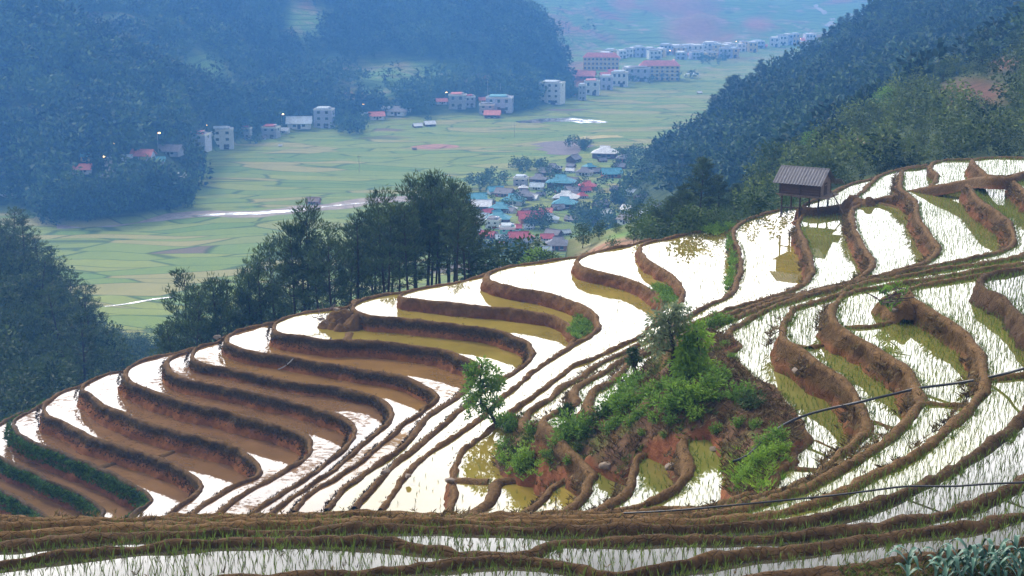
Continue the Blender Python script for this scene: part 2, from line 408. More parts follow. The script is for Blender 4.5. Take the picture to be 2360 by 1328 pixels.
K['T1'] = [(2050,396),(2002,411),(1961,421),(1938,431),(1917,442),(1895,452),(1868,462),(1850,472),(1870,478),(1900,476),(1938,470),(1965,464),(1990,462),(2020,462)]
K['C17'] = [(2135,378),(2078,387),(2030,401),(2015,411),(1999,427),(1984,440),(1975,451),(1983,460),(1996,464),(1986,470),(1970,475),(1964,484),(1964,498),(1967,518),(1976,541),(1989,565),(2001,583),(2010,600),(2008,613),(1994,626),(1971,640),(1938,651),(1887,662),(1836,673),(1785,686),(1740,700),(1705,711),(1660,728),(1610,749),(1560,775),(1520,797),(1473,816),(1448,830),(1434,850),(1417,867),(1402,880),(1371,894),(1357,908),(1350,925),(1360,940),(1385,960),(1430,1010),(1490,1038),(1465,1052),(1459,1077),(1457,1097),(1450,1117),(1435,1135),(1409,1154),(1371,1172),(1333,1181)]
K['C18'] = [(2165,376),(2128,384),(2092,387),(2077,393),(2077,409),(2073,424),(2079,435),(2090,443),(2101,452),(2110,463),(2110,483),(2115,495),(2119,507),(2130,523),(2144,540),(2156,555),(2162,568),(2156,582),(2138,595),(2116,607),(2086,615),(2040,627),(1989,639),(1938,654),(1887,666),(1836,678),(1785,692),(1740,708),(1700,724),(1660,742),(1600,770),(1550,800),(1530,840),(1540,900),(1590,960),(1632,986),(1603,994),(1577,1002),(1571,1014),(1580,1033),(1586,1057),(1585,1083),(1573,1104),(1553,1122),(1522,1139),(1497,1152),(1451,1165),(1400,1178)]
K['T4'] = [(2265,365),(2215,366),(2175,367),(2151,372),(2144,383),(2155,396),(2160,404),(2154,415),(2142,424),(2150,429),(2178,426),(2205,422),(2230,417),(2262,411),(2300,405)]
K['T5'] = [(2420,361),(2360,361),(2295,360),(2246,364),(2240,371),(2251,381),(2264,391),(2276,401),(2298,405),(2325,403),(2350,398),(2385,390),(2430,380)]
K['C19'] = [(2340,398),(2300,403),(2262,411),(2240,416),(2231,421),(2238,428),(2244,445),(2265,464),(2290,480),(2312,497),(2328,518),(2337,539),(2335,556),(2318,569),(2295,578),(2256,587),(2218,596),(2142,609),(2091,620),(2040,632),(1976,646),(1926,659),(1883,672),(1832,685),(1781,702),(1750,717),(1712,738),(1683,758),(1686,772),(1697,786),(1690,800),(1665,810),(1679,820),(1705,842),(1730,862),(1745,876),(1775,888),(1794,910),(1811,932),(1832,955),(1847,976),(1856,995),(1859,1010),(1850,1020),(1832,1032),(1822,1045),(1827,1060),(1813,1069),(1790,1073),(1778,1082),(1778,1096),(1772,1109),(1752,1122),(1731,1133),(1693,1143),(1655,1153),(1604,1163),(1520,1172),(1420,1178),(1250,1181),(900,1178),(600,1182),(300,1186),(0,1190),(-150,1191)]
K['C20'] = [(2440,388),(2385,394),(2350,400),(2335,405),(2333,412),(2346,424),(2362,440),(2385,455),(2405,480),(2415,520),(2400,560),(2365,583),(2295,598),(2218,609),(2142,620),(2091,630),(2015,643),(1976,651),(1946,661),(1921,677),(1870,692),(1837,705),(1819,720),(1810,738),(1806,759),(1811,780),(1827,793),(1847,804),(1867,817),(1888,832),(1908,847),(1934,867),(1957,888),(1974,911),(1987,935),(1994,958),(1990,981),(1979,1001),(1959,1020),(1941,1038),(1919,1056),(1895,1073),(1872,1090),(1845,1103),(1812,1117),(1756,1135),(1705,1150),(1655,1163),(1604,1172),(1502,1180),(1400,1184),(1150,1183),(900,1183),(600,1187),(300,1192),(0,1198),(-150,1200)]
K['D2'] = [(2480,586),(2420,592),(2360,602),(2269,616),(2193,627),(2116,642),(2065,650),(1995,661),(1960,669),(1935,682),(1919,703),(1914,722),(1920,737),(1936,750),(1955,762),(1978,777),(2002,791),(2027,805),(2053,818),(2076,832),(2093,848),(2104,866),(2114,890),(2119,912),(2115,930),(2102,948),(2082,967),(2060,988),(2032,1010),(2002,1033),(1971,1052),(1938,1071),(1913,1087),(1875,1106),(1836,1122),(1798,1135),(1756,1148),(1705,1162),(1655,1173),(1580,1184),(1500,1188),(1300,1190),(1100,1190),(900,1189),(600,1193),(300,1199),(0,1208),(-150,1212)]
K['D3'] = [(2500,590),(2430,598),(2360,611),(2295,624),(2218,638),(2142,649),(2105,656),(2088,662),(2092,673),(2102,686),(2124,697),(2155,717),(2188,737),(2216,759),(2238,783),(2253,808),(2262,832),(2266,855),(2270,878),(2262,898),(2248,914),(2231,932),(2206,955),(2175,981),(2142,1012),(2104,1040),(2066,1062),(2015,1087),(1976,1106),(1938,1126),(1900,1140),(1862,1151),(1811,1163),(1760,1174),(1705,1184),(1655,1191),(1578,1196),(1400,1198),(1200,1198),(900,1196),(600,1202),(300,1210),(150,1218),(0,1228),(-150,1238)]
K['D4'] = [(2520,590),(2440,604),(2360,617),(2320,622),(2284,629),(2264,639),(2259,651),(2269,663),(2290,673),(2312,685),(2328,702),(2344,720),(2362,742),(2385,790),(2400,840),(2400,880),(2385,915),(2360,942),(2333,968),(2304,998),(2269,1026),(2231,1052),(2193,1073),(2155,1091),(2104,1114),(2066,1132),(2027,1149),(1989,1163),(1951,1174),(1913,1184),(1862,1192),(1811,1199),(1760,1204),(1705,1208),(1604,1211),(1400,1213),(1282,1214),(1129,1213),(1002,1208),(900,1207),(600,1216),(306,1224),(153,1234),(0,1250),(-150,1266)]
K['L5'] = [(2520,1000),(2440,1050),(2360,1097),(2333,1114),(2295,1132),(2256,1148),(2218,1161),(2167,1175),(2116,1186),(2066,1195),(2015,1204),(1964,1211),(1913,1217),(1862,1222),(1811,1227),(1760,1230),(1655,1232),(1553,1233),(1400,1234),(1320,1235),(1282,1237),(1256,1245),(1239,1257),(1223,1267),(1200,1272),(1155,1272),(1100,1268),(1053,1262),(1002,1255),(951,1249),(900,1243),(840,1238),(720,1236),(600,1236),(458,1243),(306,1253),(153,1268),(0,1289),(-150,1310)]
K['L6'] = [(2560,1120),(2440,1156),(2360,1173),(2320,1182),(2269,1194),(2218,1203),(2167,1211),(2116,1217),(2066,1223),(2015,1230),(1964,1237),(1913,1244),(1862,1252),(1811,1259),(1756,1264),(1705,1269),(1655,1276),(1615,1285),(1578,1294),(1527,1303),(1476,1311),(1420,1316),(1384,1312),(1345,1301),(1282,1290),(1231,1283),(1180,1280),(1104,1283),(1002,1292),(900,1301),(820,1307),(700,1315),(600,1321),(450,1330),(200,1345),(-100,1365)]
K['L7'] = [(2560,1195),(2440,1225),(2360,1242),(2307,1258),(2269,1264),(2218,1268),(2142,1273),(2066,1282),(1989,1292),(1913,1303),(1836,1313),(1760,1324),(1640,1340),(1500,1358),(1300,1375),(1000,1390)]
ORDER = ['C0','C1','C2','C3','C4','C5','C6','C7','C8','C9','C10','C11','C12','C13','C14','C15','C16','T1','C17','C18','T4','T5','C19','C20','D2','D3','D4','L5','L6','L7']
RISE = dict(C0=1.3,C1=1.1,C2=1.3,C3=1.15,C4=1.2,C5=1.1,C6=.95,C7=.8,C8=.9,C9=1.1,C10=1.05,C11=.9,C12=1.4,C13=1.0,C14=1.3,C15=1.3,C16=1.2,T1=.8,C17=1.1,
            C18=1.25,T4=.55,T5=.6,C19=1.3,C20=1.1,D2=.95,D3=.9,D4=.8,L5=.6,L6=.65,L7=.7)
BANK = {}
for k in ORDER:
    BANK[k] = ('bank_green' if k in ('C0', 'C1', 'C2') else 'bank_moss' if k in ('C3','C4','C5','C6','C7','C8','C9','C10') else
               'bank_bare' if k in ('C11','C12','C13','C14') else 'bank_front' if k[0] == 'L' or k in ('D4',) else 'bank_dry')
WAT = {}
for k in ORDER:
    WAT[k] = ('water_brown' if k in ('C0','C1','C2','C3','C4','C5','C6') else 'water_ochre' if k in ('C7','C8') else
              'water_clear' if k in ('D4','L5','L6') else 'water_olive' if k in ('C9','C10','C11','C12','C13','C14','C15') else 'water_green')

def plan_curve(k):
    z0 = Z[k]
    P = []
    for p in K[k]:
        z = p[2] if len(p) > 2 else z0
        P.append(on_plane(p[0], p[1], z)[:2])
    P = np.array(P)
    if k in ('C20', 'T5', 'D2', 'D3', 'D4', 'L5', 'L6', 'L7'):       # carry on well past the edge of the view
        d = P[0] - P[1]; d /= np.linalg.norm(d)
        P = np.vstack([P[0] + d * 22, P[0] + d * 14, P[0] + d * 7, P])
    if k in ('T5', 'C19', 'C20', 'D2', 'D3', 'D4', 'L5', 'L6'):
        d = P[-1] - P[-2]; d /= np.linalg.norm(d)
        P = np.vstack([P, P[-1] + d * 6, P[-1] + d * 13])
    return P
def build_path(k):
    P = plan_curve(k)
    C = resample(catmull(P, 10), .09 if k[0] in 'DL' or k in ('C19', 'C20') else .12)
    C = smooth(C, 6)
    # irregular hand-built line
    q = np.c_[C, np.full(len(C), Z[k] * 7.0)]
    T = np.gradient(C, axis=0); T /= np.linalg.norm(T, axis=1)[:, None] + 1e-9
    Nn = np.c_[T[:, 1], -T[:, 0]]
    C = C + Nn * (fbm(q, 1.6, 3, 5) * .055)[:, None]
    return C
def close_poly(k, C):
    z = Z[k]
    C = C[::4] if len(C) > 40 else C
    a, b = C[0], C[-1]
    if k in ('T1', 'T4', 'T5'):
        return np.vstack([C, b + (1.0, 1.0), a + (1.5, -1.0)]) if k == 'T1' else C
    if k[0] == 'X': tail = [(b[0], a[1])]
    elif k in ('D2', 'D3', 'D4'): tail = [(-70, b[1] - .3), (-70, 2), (75, 2), (75, a[1] + 3)]
    elif k in ('L5', 'L6', 'L7'): tail = [(-70, b[1] - .5), (-70, 1), (75, 1), (75, a[1] + 6)]
    elif k in ('C19', 'C20'): tail = [(-70, b[1]), (-70, 3), (75, 3), (75, 78)]
    else:
        yk = 31.5 + 1.25 * (-12.1 - z)
        tail = [(b[0] - .6, b[1] - 2.0), (b[0] - 1.5, min(b[1] - 3.0, yk + 1.0)), (b[0] - 4, min(b[1] - 3.5, yk)), (-75, min(b[1] - 3.5, yk)), (-75, 3), (75, 3), (75, 78)]
    return np.vstack([C, np.array(tail)])
_plan = plan_curve
def plan_curve(k):
    if k[0] != 'X': return _plan(k)
    i = int(k[1])                     # further terraces out to the right, stepping up
    P = _plan('D4')[:18] + np.array([4.6 * i, .4 * i])
    return np.vstack([P, P[-1] + (1.5, -3.5), P[-1] + (6, -6), P[-1] + (16, -8), P[-1] + (30, -9)])
XS = ['X1', 'X2', 'X3', 'X4']
for i, k in enumerate(XS):
    ORDER.append(k); Z[k] = Z['D4'] + .55 * (i + 1); RISE[k] = .8; BANK[k] = 'bank_dry'; WAT[k] = 'water_clear'
PATH = {k: build_path(k) for k in ORDER}
POLY = {k: close_poly(k, PATH[k]) for k in ORDER}
WZ = .125
PROFILE = np.array([(-.44, -.42), (-.31, -.17), (-.25, -.09), (-.16, -.02), (-.04, 0), (.06, -.015), (.14, -.07), (.19, -.17), (.23, -.30)])
def bund(k):
    C = PATH[k]; z = Z[k]; drop = RISE[k] + .45
    wide = .60 if k in ('D4', 'L5', 'L6', 'L7') else .66 if k in ('C19', 'C20', 'D2', 'D3') else .68 if k in ('C15', 'C16', 'C17', 'C18', 'T1', 'T4', 'T5') else .6
    pr = PROFILE.copy(); pr[:, 0] *= wide
    o, d = pr[-1]
    n = max(3, int((drop - .3) / .16))
    bat = .30 if k[0] == 'C' else .42
    for i in range(1, n + 1):
        t = i / n
        pr = np.vstack([pr, (o + bat * (drop - .3) * (t ** 1.25), d - (drop - .3) * t)])
    T = np.gradient(smooth(C, 4), axis=0); T /= np.linalg.norm(T, axis=1)[:, None] + 1e-9
    Nn = np.c_[T[:, 1], -T[:, 0]]
    m, n = len(C), len(pr)
    V = np.zeros((m, n, 3))
    sw = 1 + .30 * fbm(np.c_[C, np.full(m, z * 3)], 2.2, 3, 91)          # wider and narrower stretches
    V[..., :2] = C[:, None] + Nn[:, None] * (pr[None, :, :1] * sw[:, None, None])
    V[..., 2] = z + CZ + pr[None, :, 1]
    # relief: slumps, clods and hoe marks
    q = V.copy(); q[..., 2] *= 1.6
    face = np.clip(-pr[:, 1] / .35, 0, 1)[None]
    w1 = fbm(q, .9, 3, 11); w2 = fbm(q, .30, 3, 23)
    off = w1 * (.03 + .11 * face) + w2 * (.03 + .045 * face)
    V[..., :2] += Nn[:, None] * off[..., None]
    top = np.clip(1 - np.abs(pr[:, 0]) / .35, 0, 1)[None]
    cl = np.c_[C, np.full(m, z)]
    V[..., 2] += top * ((fbm(cl, 1.3, 3, 31) * .06)[:, None] + w2 * .035)
    drop_a = np.broadcast_to(pr[None, :, 1], (m, n))
    i = np.arange(m - 1)[:, None] * n + np.arange(n - 1)[None]
    F = np.stack([i, i + n, i + n + 1, i + 1], -1).reshape(-1, 4)[:, ::-1]
    me = mkmesh('earth_bank', V.reshape(-1, 3), F.copy(), M[BANK[k]], {'drop': drop_a}, smooth=True)
    return struct(obj('earth_bank', me))
def sheet(k):
    P = POLY[k]
    if k == 'L7': return
    tri = tessellate_polygon([[Vector((p[0], p[1], 0)) for p in P]])
    F = []
    for t in tri:
        a, b, c = (P[i] for i in t)
        cr = (b[0] - a[0]) * (c[1] - a[1]) - (b[1] - a[1]) * (c[0] - a[0])
        if abs(cr) < 1e-9: continue
        F.append(t if cr > 0 else t[::-1])
    V = np.c_[P, np.full(len(P), Z[k] + CZ - WZ)]
    me = mkmesh('paddy_water', V, np.array(F), M[WAT[k]])
    return struct(obj('paddy_water', me))
for k in ORDER:
    bund(k)
    sheet(k)
def front_bank():
    C = PATH['L7'][::3]; n = len(C); rows = []
    T = np.gradient(C, axis=0); T /= np.linalg.norm(T, axis=1)[:, None]
    Nn = np.c_[T[:, 1], -T[:, 0]]
    ts = [0, .35, .8, 1.3, 1.9, 2.6, 3.5, 5.0, 8.0]
    for t in ts:
        q = np.c_[C - Nn * (t + .12), np.full(n, Z['L7'] + CZ - .05 - .04 * t)]
        q[:, 2] += fbm(q, .8, 3, 51) * .05
        rows.append(q)
    V = np.array(rows); m = len(ts)
    i = np.arange(m - 1)[:, None] * n + np.arange(n - 1)[None]
    F = np.stack([i, i + 1, i + n + 1, i + n], -1).reshape(-1, 4)
    struct(obj('front_bank', mkmesh('front_bank', V.reshape(-1, 3), F, M['bank_front'], {'drop': np.zeros(m * n)}, smooth=True)))
front_bank()

# ------------------------------------------------------------------ low cross dikes and paths
def dike(pts, z, w=.2, h=.14, mat='bank_dry', name='field_dike'):
    P3 = np.array([on_plane(p[0], p[1], p[2] if len(p) > 2 else z) for p in pts])
    C = smooth(resample(catmull(P3, 10), .12), 4)
    T = np.gradient(C[:, :2], axis=0); T /= np.linalg.norm(T, axis=1)[:, None] + 1e-9
    Nn = np.c_[T[:, 1], -T[:, 0]]
    pr = np.array([(-1.7, -.3), (-1.2, -.1), (-.75, -.03), (-.2, 0), (.3, 0), (.8, -.04), (1.2, -.12), (1.7, -.32)]) * (w, 1.0)
    pr[:, 1] *= h / .14
    m, n = len(C), len(pr)
    V = np.zeros((m, n, 3))
    V[..., :2] = C[:, None, :2] + Nn[:, None] * pr[None, :, :1]
    V[..., 2] = C[:, None, 2] + pr[None, :, 1]
    V[..., :2] += Nn[:, None] * (fbm(V, .5, 3, 3) * .05)[..., None]
    V[..., 2] += fbm(V, .3, 2, 9) * .03
    i = np.arange(m - 1)[:, None] * n + np.arange(n - 1)[None]
    F = np.stack([i, i + n, i + n + 1, i + 1], -1).reshape(-1, 4)[:, ::-1]
    return struct(obj(name, mkmesh(name, V.reshape(-1, 3), F.copy(), M[mat], {'drop': np.broadcast_to(pr[None, :, 1], (m, n))}, smooth=True)))
dike([(1832,793),(1846,794),(1859,799)], Z['C20'] - .05, .15)
dike([(1868,799),(1885,793),(1910,790),(1935,786)], Z['C20'] - .05, .15)
dike([(1950,750),(2000,748),(2040,743),(2071,728)], Z['D2'] - .04, .14)
dike([(2112,925),(2140,924),(2167,927),(2230,929)], Z['D2'] - .05, .15)
dike([(1800,1070),(1836,1076),(1887,1079),(1915,1076)], Z['C19'] - .05, .15)
dike([(2264,862),(2282,865),(2320,864),(2360,857),(2400,848)], Z['D3'] - .02, .18)
dike([(1048,1101),(1080,1103),(1125,1106)], Z['C14'] - .02, .22)
dike([(1236,1094),(1205,1099),(1155,1103),(1139,1112),(1137,1132),(1129,1148),(1111,1163),(1093,1177),(1075,1190)], -17.36, .17, .14)
dike([(2018,464),(2045,470),(2078,478)], Z['C17'] - .03, .15)
dike([(2000,461,-14.7),(2040,452,-14.5),(2080,443,-14.1),(2110,435,-13.85),(2170,424,-13.3),(2218,415,-12.9),(2249,409,-12.5),(2282,406,-12.0),(2325,407,-11.9),(2345,400,-11.85),(2375,392,-11.8)], 0, .24, .3, name='ridge_path')
dike([(1859,1006),(1895,1022),(1931,1037)], Z['C19'] - .1, .05, .07)
dike([(2000,963),(2030,975),(2058,988)], Z['C20'] - .1, .05, .07)
dike([(425,918),(412,920),(408,906)], Z['C4'] + .05, .2)
dike([(264,1064),(245,1070),(222,1076)], Z['C2'] - .02, .22, mat='bank_green')
dike([(400,1036),(385,1042),(368,1050)], Z['C3'] - .02, .2, mat='bank_moss')
dike([(805,765),(800,776),(790,784)], Z['C9'] - .02, .2)
# ------------------------------------------------------------------ the surrounding land: profiles (distance, photo row or height) along bearings
VAL = -75.0
def VD(y): return -VAL * 3245.0 / (y + 100.0)
def Zr(h): return ('z', h)
COLS = {
 -320: [(80,Zr(-29)),(102,Zr(-38)),(190,Zr(-30)),(250,Zr(-56)),(290,Zr(-72)),(330,Zr(-75)),(420,Zr(-75)),(540,-60),(600,-60),(720,-80),(950,Zr(-40)),(1500,-100)],
 0: [(80,1012),(104,Zr(-39)),(180,660),(235,Zr(-60)),(280,Zr(-72)),(320,Zr(-75)),(420,Zr(-75)),(540,-30),(600,-30),(720,-60),(950,Zr(-40)),(1500,-90)],
 100: [(82,935),(106,Zr(-42)),(168,765),(230,Zr(-63)),(275,Zr(-73)),(312,Zr(-75)),(400,Zr(-75)),(535,20),(600,20),(740,-60),(950,Zr(-40)),(1500,-90)],
 180: [(82.5,893),(108,Zr(-44)),(150,870),(220,Zr(-66)),(268,Zr(-74)),(306,Zr(-75)),(392,Zr(-75)),(530,75),(600,Zr(-46)),(750,-60),(950,Zr(-40)),(1500,-90)],
 300: [(81.5,850),(108,Zr(-43)),(150,Zr(-52)),(205,Zr(-66)),(255,Zr(-74)),(300,Zr(-75)),(400,Zr(-75)),(525,135),(600,Zr(-48)),(760,-60),(950,Zr(-40)),(1500,-90)],
 420: [(81.5,806),(110,Zr(-42)),(150,Zr(-52)),(205,Zr(-66)),(255,Zr(-74)),(300,Zr(-75)),(425,Zr(-75)),(535,200),(610,Zr(-60)),(770,-50),(950,Zr(-40)),(1500,-90)],
 480: [(81.5,788),(110,Zr(-41)),(150,Zr(-52)),(205,Zr(-66)),(250,Zr(-74)),(290,Zr(-75)),(VD(345),Zr(-75)),(575,225),(620,Zr(-66)),(780,-50),(950,Zr(-40)),(1500,-90)],
 560: [(81.5,766),(110,Zr(-40)),(150,Zr(-51)),(200,Zr(-65)),(240,Zr(-74)),(280,Zr(-75)),(VD(318),Zr(-75)),(610,250),(645,Zr(-70)),(800,-45),(980,Zr(-40)),(1500,-90)],
 650: [(81.8,740),(110,Zr(-38)),(150,Zr(-50)),(195,Zr(-64)),(235,Zr(-73)),(275,Zr(-75)),(VD(300),Zr(-75)),(650,245),(690,Zr(-70)),(870,-10),(1000,Zr(-40)),(1500,-90)],
 720: [(81.8,722),(110,Zr(-36)),(150,Zr(-49)),(195,Zr(-64)),(230,Zr(-73)),(270,Zr(-75)),(VD(288),Zr(-75)),(690,215),(760,160),(880,-45),(1050,Zr(-40)),(1500,-90)],
 900: [(82.5,680),(110,Zr(-33)),(150,Zr(-48)),(195,Zr(-64)),(230,Zr(-73)),(265,Zr(-75)),(VD(268),Zr(-75)),(720,200),(790,140),(900,-45),(1050,Zr(-40)),(1500,-90)],
 1000: [(83.3,662),(112,Zr(-31)),(150,Zr(-48)),(200,Zr(-66)),(230,Zr(-73)),(265,Zr(-75)),(VD(264),Zr(-75)),(735,200),(800,140),(900,-45),(1080,Zr(-45)),(1500,-80)],
 1100: [(84.3,641),(114,Zr(-31)),(155,Zr(-47)),(210,Zr(-66)),(245,Zr(-73)),(280,Zr(-75)),(VD(262),Zr(-75)),(740,200),(800,150),(900,-42),(1080,Zr(-50)),(1500,-80)],
 1200: [(86,612),(114,Zr(-30)),(160,Zr(-47)),(220,Zr(-66)),(260,Zr(-73)),(300,Zr(-75)),(VD(258),Zr(-75)),(740,205),(790,150),(900,-28),(1080,Zr(-60)),(1550,-70)],
 1262: [(86.3,604),(112,Zr(-28)),(155,Zr(-44)),(215,Zr(-65)),(270,Zr(-73)),(320,Zr(-75)),(VD(240),Zr(-75)),(765,205),(800,160),(900,45),(1080,Zr(-68)),(1580,-65)],
 1312: [(86.6,594),(108,Zr(-25)),(140,560),(205,Zr(-63)),(275,Zr(-73)),(330,Zr(-75)),(VD(222),Zr(-75)),(790,203),(830,195),(900,172),(1100,Zr(-73)),(1600,-62)],
 1400: [(86.8,574),(106,582),(142,538),(210,Zr(-60)),(290,Zr(-73)),(350,Zr(-75)),(VD(205),Zr(-75)),(850,Zr(-73)),(950,Zr(-73)),(1050,Zr(-73)),(1180,Zr(-73)),(1620,-60)],
 1455: [(87.2,563),(106,574),(145,520),(215,Zr(-58)),(420,Zr(-69)),(465,Zr(-75)),(VD(197),Zr(-75)),(870,Zr(-74)),(970,Zr(-74)),(1070,Zr(-74)),(1190,Zr(-73)),(1640,-60)],
 1500: [(87.6,553),(106,566),(148,508),(218,Zr(-56)),(448,372),(490,Zr(-75)),(VD(193),Zr(-75)),(880,Zr(-74)),(980,Zr(-74)),(1080,Zr(-74)),(1200,Zr(-73)),(1650,-60)],
 1560: [(87.6,546),(106,560),(148,505),(225,Zr(-52)),(458,342),(520,Zr(-75)),(VD(190),Zr(-75)),(890,Zr(-74)),(990,Zr(-74)),(1090,Zr(-74)),(1200,Zr(-73)),(1650,-60)],
 1650: [(87,534),(106,545),(150,500),(230,Zr(-47)),(470,282),(560,Zr(-75)),(VD(150),Zr(-75)),(1000,Zr(-74)),(1060,Zr(-74)),(1120,Zr(-74)),(1220,Zr(-72)),(1680,-60)],
 1760: [(84.5,498),(106,515),(155,445),(235,Zr(-42)),(482,205),(600,Zr(-75)),(VD(128),Zr(-75)),(1090,Zr(-74)),(1120,Zr(-74)),(1160,Zr(-74)),(1240,Zr(-72)),(1700,-60)],
 1850: [(87,478),(108,480),(165,380),(250,Zr(-41)),(492,155),(640,Zr(-75)),(1150,Zr(-75)),(1160,Zr(-75)),(1180,Zr(-75)),(1200,Zr(-74)),(1260,Zr(-71)),(1720,-70)],
 1920: [(93,444),(112,455),(175,335),(265,Zr(-38)),(502,115),(680,Zr(-75)),(1200,Zr(-75)),(1205,Zr(-75)),(1210,Zr(-75)),(1220,Zr(-74)),(1270,Zr(-70)),(1740,-80)],
 2000: [(94.5,416),(115,425),(185,292),(275,Zr(-36)),(520,48),(720,Zr(-70)),(1200,Zr(-75)),(1205,Zr(-75)),(1210,Zr(-75)),(1220,Zr(-74)),(1270,Zr(-70)),(1740,-80)],
 2100: [(94.5,390),(116,400),(195,235),(285,Zr(-32)),(535,-10),(740,Zr(-60)),(1200,Zr(-70)),(1205,Zr(-70)),(1210,Zr(-70)),(1220,Zr(-70)),(1270,Zr(-65)),(1740,-80)],
 2250: [(90,371),(116,374),(212,150),(300,Zr(-26)),(555,-80),(760,Zr(-50)),(1200,Zr(-60)),(1205,Zr(-60)),(1210,Zr(-60)),(1220,Zr(-60)),(1270,Zr(-55)),(1740,-80)],
 2360: [(87,368),(116,366),(220,100),(310,Zr(-22)),(565,-130),(780,Zr(-40)),(1200,Zr(-50)),(1205,Zr(-50)),(1210,Zr(-50)),(1220,Zr(-50)),(1270,Zr(-45)),(1740,-80)],
 2750: [(80,366),(116,330),(240,-40),(330,Zr(-10)),(590,-180),(800,Zr(-30)),(1200,Zr(-40)),(1205,Zr(-40)),(1210,Zr(-40)),(1220,Zr(-40)),(1270,Zr(-35)),(1740,-90)],
}
_cx = np.array(sorted(COLS))
NK = 12
_kd = np.zeros((len(_cx), NK)); _kz = np.zeros((len(_cx), NK))
for i, x in enumerate(_cx):
    for j, (D, v) in enumerate(COLS[int(x)]):
        _kd[i, j] = D
        _kz[i, j] = v[1] if isinstance(v, tuple) else at_dist(x, v, D)[2] - CZ
_ca = (_cx - 1180.0) / 3236.0
def to_px(P):
    """photo pixel of world points"""
    d = P - np.array([0, 0, CZ])
    f = d[..., 1] * _c - d[..., 2] * _s
    return 1180 + FPX * d[..., 0] / f, 664 - FPX * (d[..., 1] * _s + d[..., 2] * _c) / f
# the crest line of the terraced hill, from the outermost dikes: the back slope starts just behind it
_rp = np.vstack([np.c_[PATH[k], np.full(len(PATH[k]), Z[k])] for k in ORDER if k[0] in 'CT'])
_ra = _rp[:, 0] / _rp[:, 1]
_ry = to_px(_rp + (0, 0, CZ))[1]
_ba = np.linspace(-.40, .40, 321); _bi = np.digitize(_ra, _ba)
_rt = []
for b in range(1, 321):
    k = np.nonzero(_bi == b)[0]
    if len(k):
        q = k[_ry[k] < _ry[k].min() + 3.5]; i = q[np.argmax(_rp[q, 1])]
        _rt.append((_ra[i], _rp[i, 1], _rp[i, 2]))
_rt = np.array(_rt)
def profile(a):
    a = np.clip(np.atleast_1d(a), _ca[0], _ca[-1])
    kd = np.stack([np.interp(a, _ca, _kd[:, j]) for j in range(NK)], -1); kz = np.stack([np.interp(a, _ca, _kz[:, j]) for j in range(NK)], -1)
    kd[:, 0] = np.interp(a, _rt[:, 0], _rt[:, 1]) + .30
    kz[:, 0] = np.interp(a, _rt[:, 0], _rt[:, 2]) - .30
    kd[:, 1] = np.maximum(kd[:, 1], kd[:, 0] + 11)
    return kd, kz
def relief(X, Y, D, Zk):
    """gullies and knolls: grows with the height above the valley, none on the flat fields"""
    P = np.stack([X, Y, 0 * X], -1)
    return fbm(P, 60.0, 3, 77), fbm(P, 14.0, 2, 78)
def ground(X, Y):
    X, Y = np.atleast_1d(np.asarray(X, float)), np.atleast_1d(np.asarray(Y, float))
    kd, kz = profile(X / Y)
    z = np.empty(len(X))
    j = np.clip((Y[:, None] >= kd).sum(1) - 1, 0, NK - 2)
    r = np.arange(len(X))
    t = np.clip((Y - kd[r, j]) / (kd[r, j + 1] - kd[r, j] + 1e-9), 0, 1)
    z = kz[r, j] * (1 - t) + kz[r, j + 1] * t
    n1, n2 = relief(X, Y, kd, kz)
    hill = np.clip((z + 74.6) / 8, 0, 1) * np.clip((Y - 105) / 40, 0, 1)
    return z + hill * (n1 * np.clip(Y / 130, .6, 5.5) + n2 * .5), np.clip((z + 74.6) / 1.2, 0, 1)
def build_land():
    A = np.r_[np.linspace(_ca[0], _ca[-1], 520)]
    kd, kz = profile(A)
    sub = [6, 14, 12, 10, 14, 10, 60, 34, 16, 30, 20, 40]
    rows = []
    pre = np.array([12, 30, 60])
    for q in pre: rows.append((np.full(len(A), float(q)), np.full(len(A), -34.0)))
    rows.append((kd[:, 0] - 4.5, np.full(len(A), -34.0)))
    rows.append((kd[:, 0] - 1.0, kz[:, 0] - 1.2))
    for j in range(NK - 1):
        for s in range(sub[j]):
            t = s / sub[j]
            rows.append((kd[:, j] * (1 - t) + kd[:, j + 1] * t, None))
    rows.append((kd[:, -1], None))
    V, hl, dist = [], [], []
    for D, zz in rows:
        X = A * D
        if zz is None:
            z, h = ground(X, D)
        else: z, h = zz, np.ones(len(A))
        V.append(np.stack([X, D, z + CZ], -1)); hl.append(h)
    V = np.array(V); m, n = V.shape[:2]
    i = np.arange(m - 1)[:, None] * n + np.arange(n - 1)[None]
    F = np.stack([i, i + 1, i + n + 1, i + n], -1).reshape(-1, 4)
    return V, F, np.array(hl)

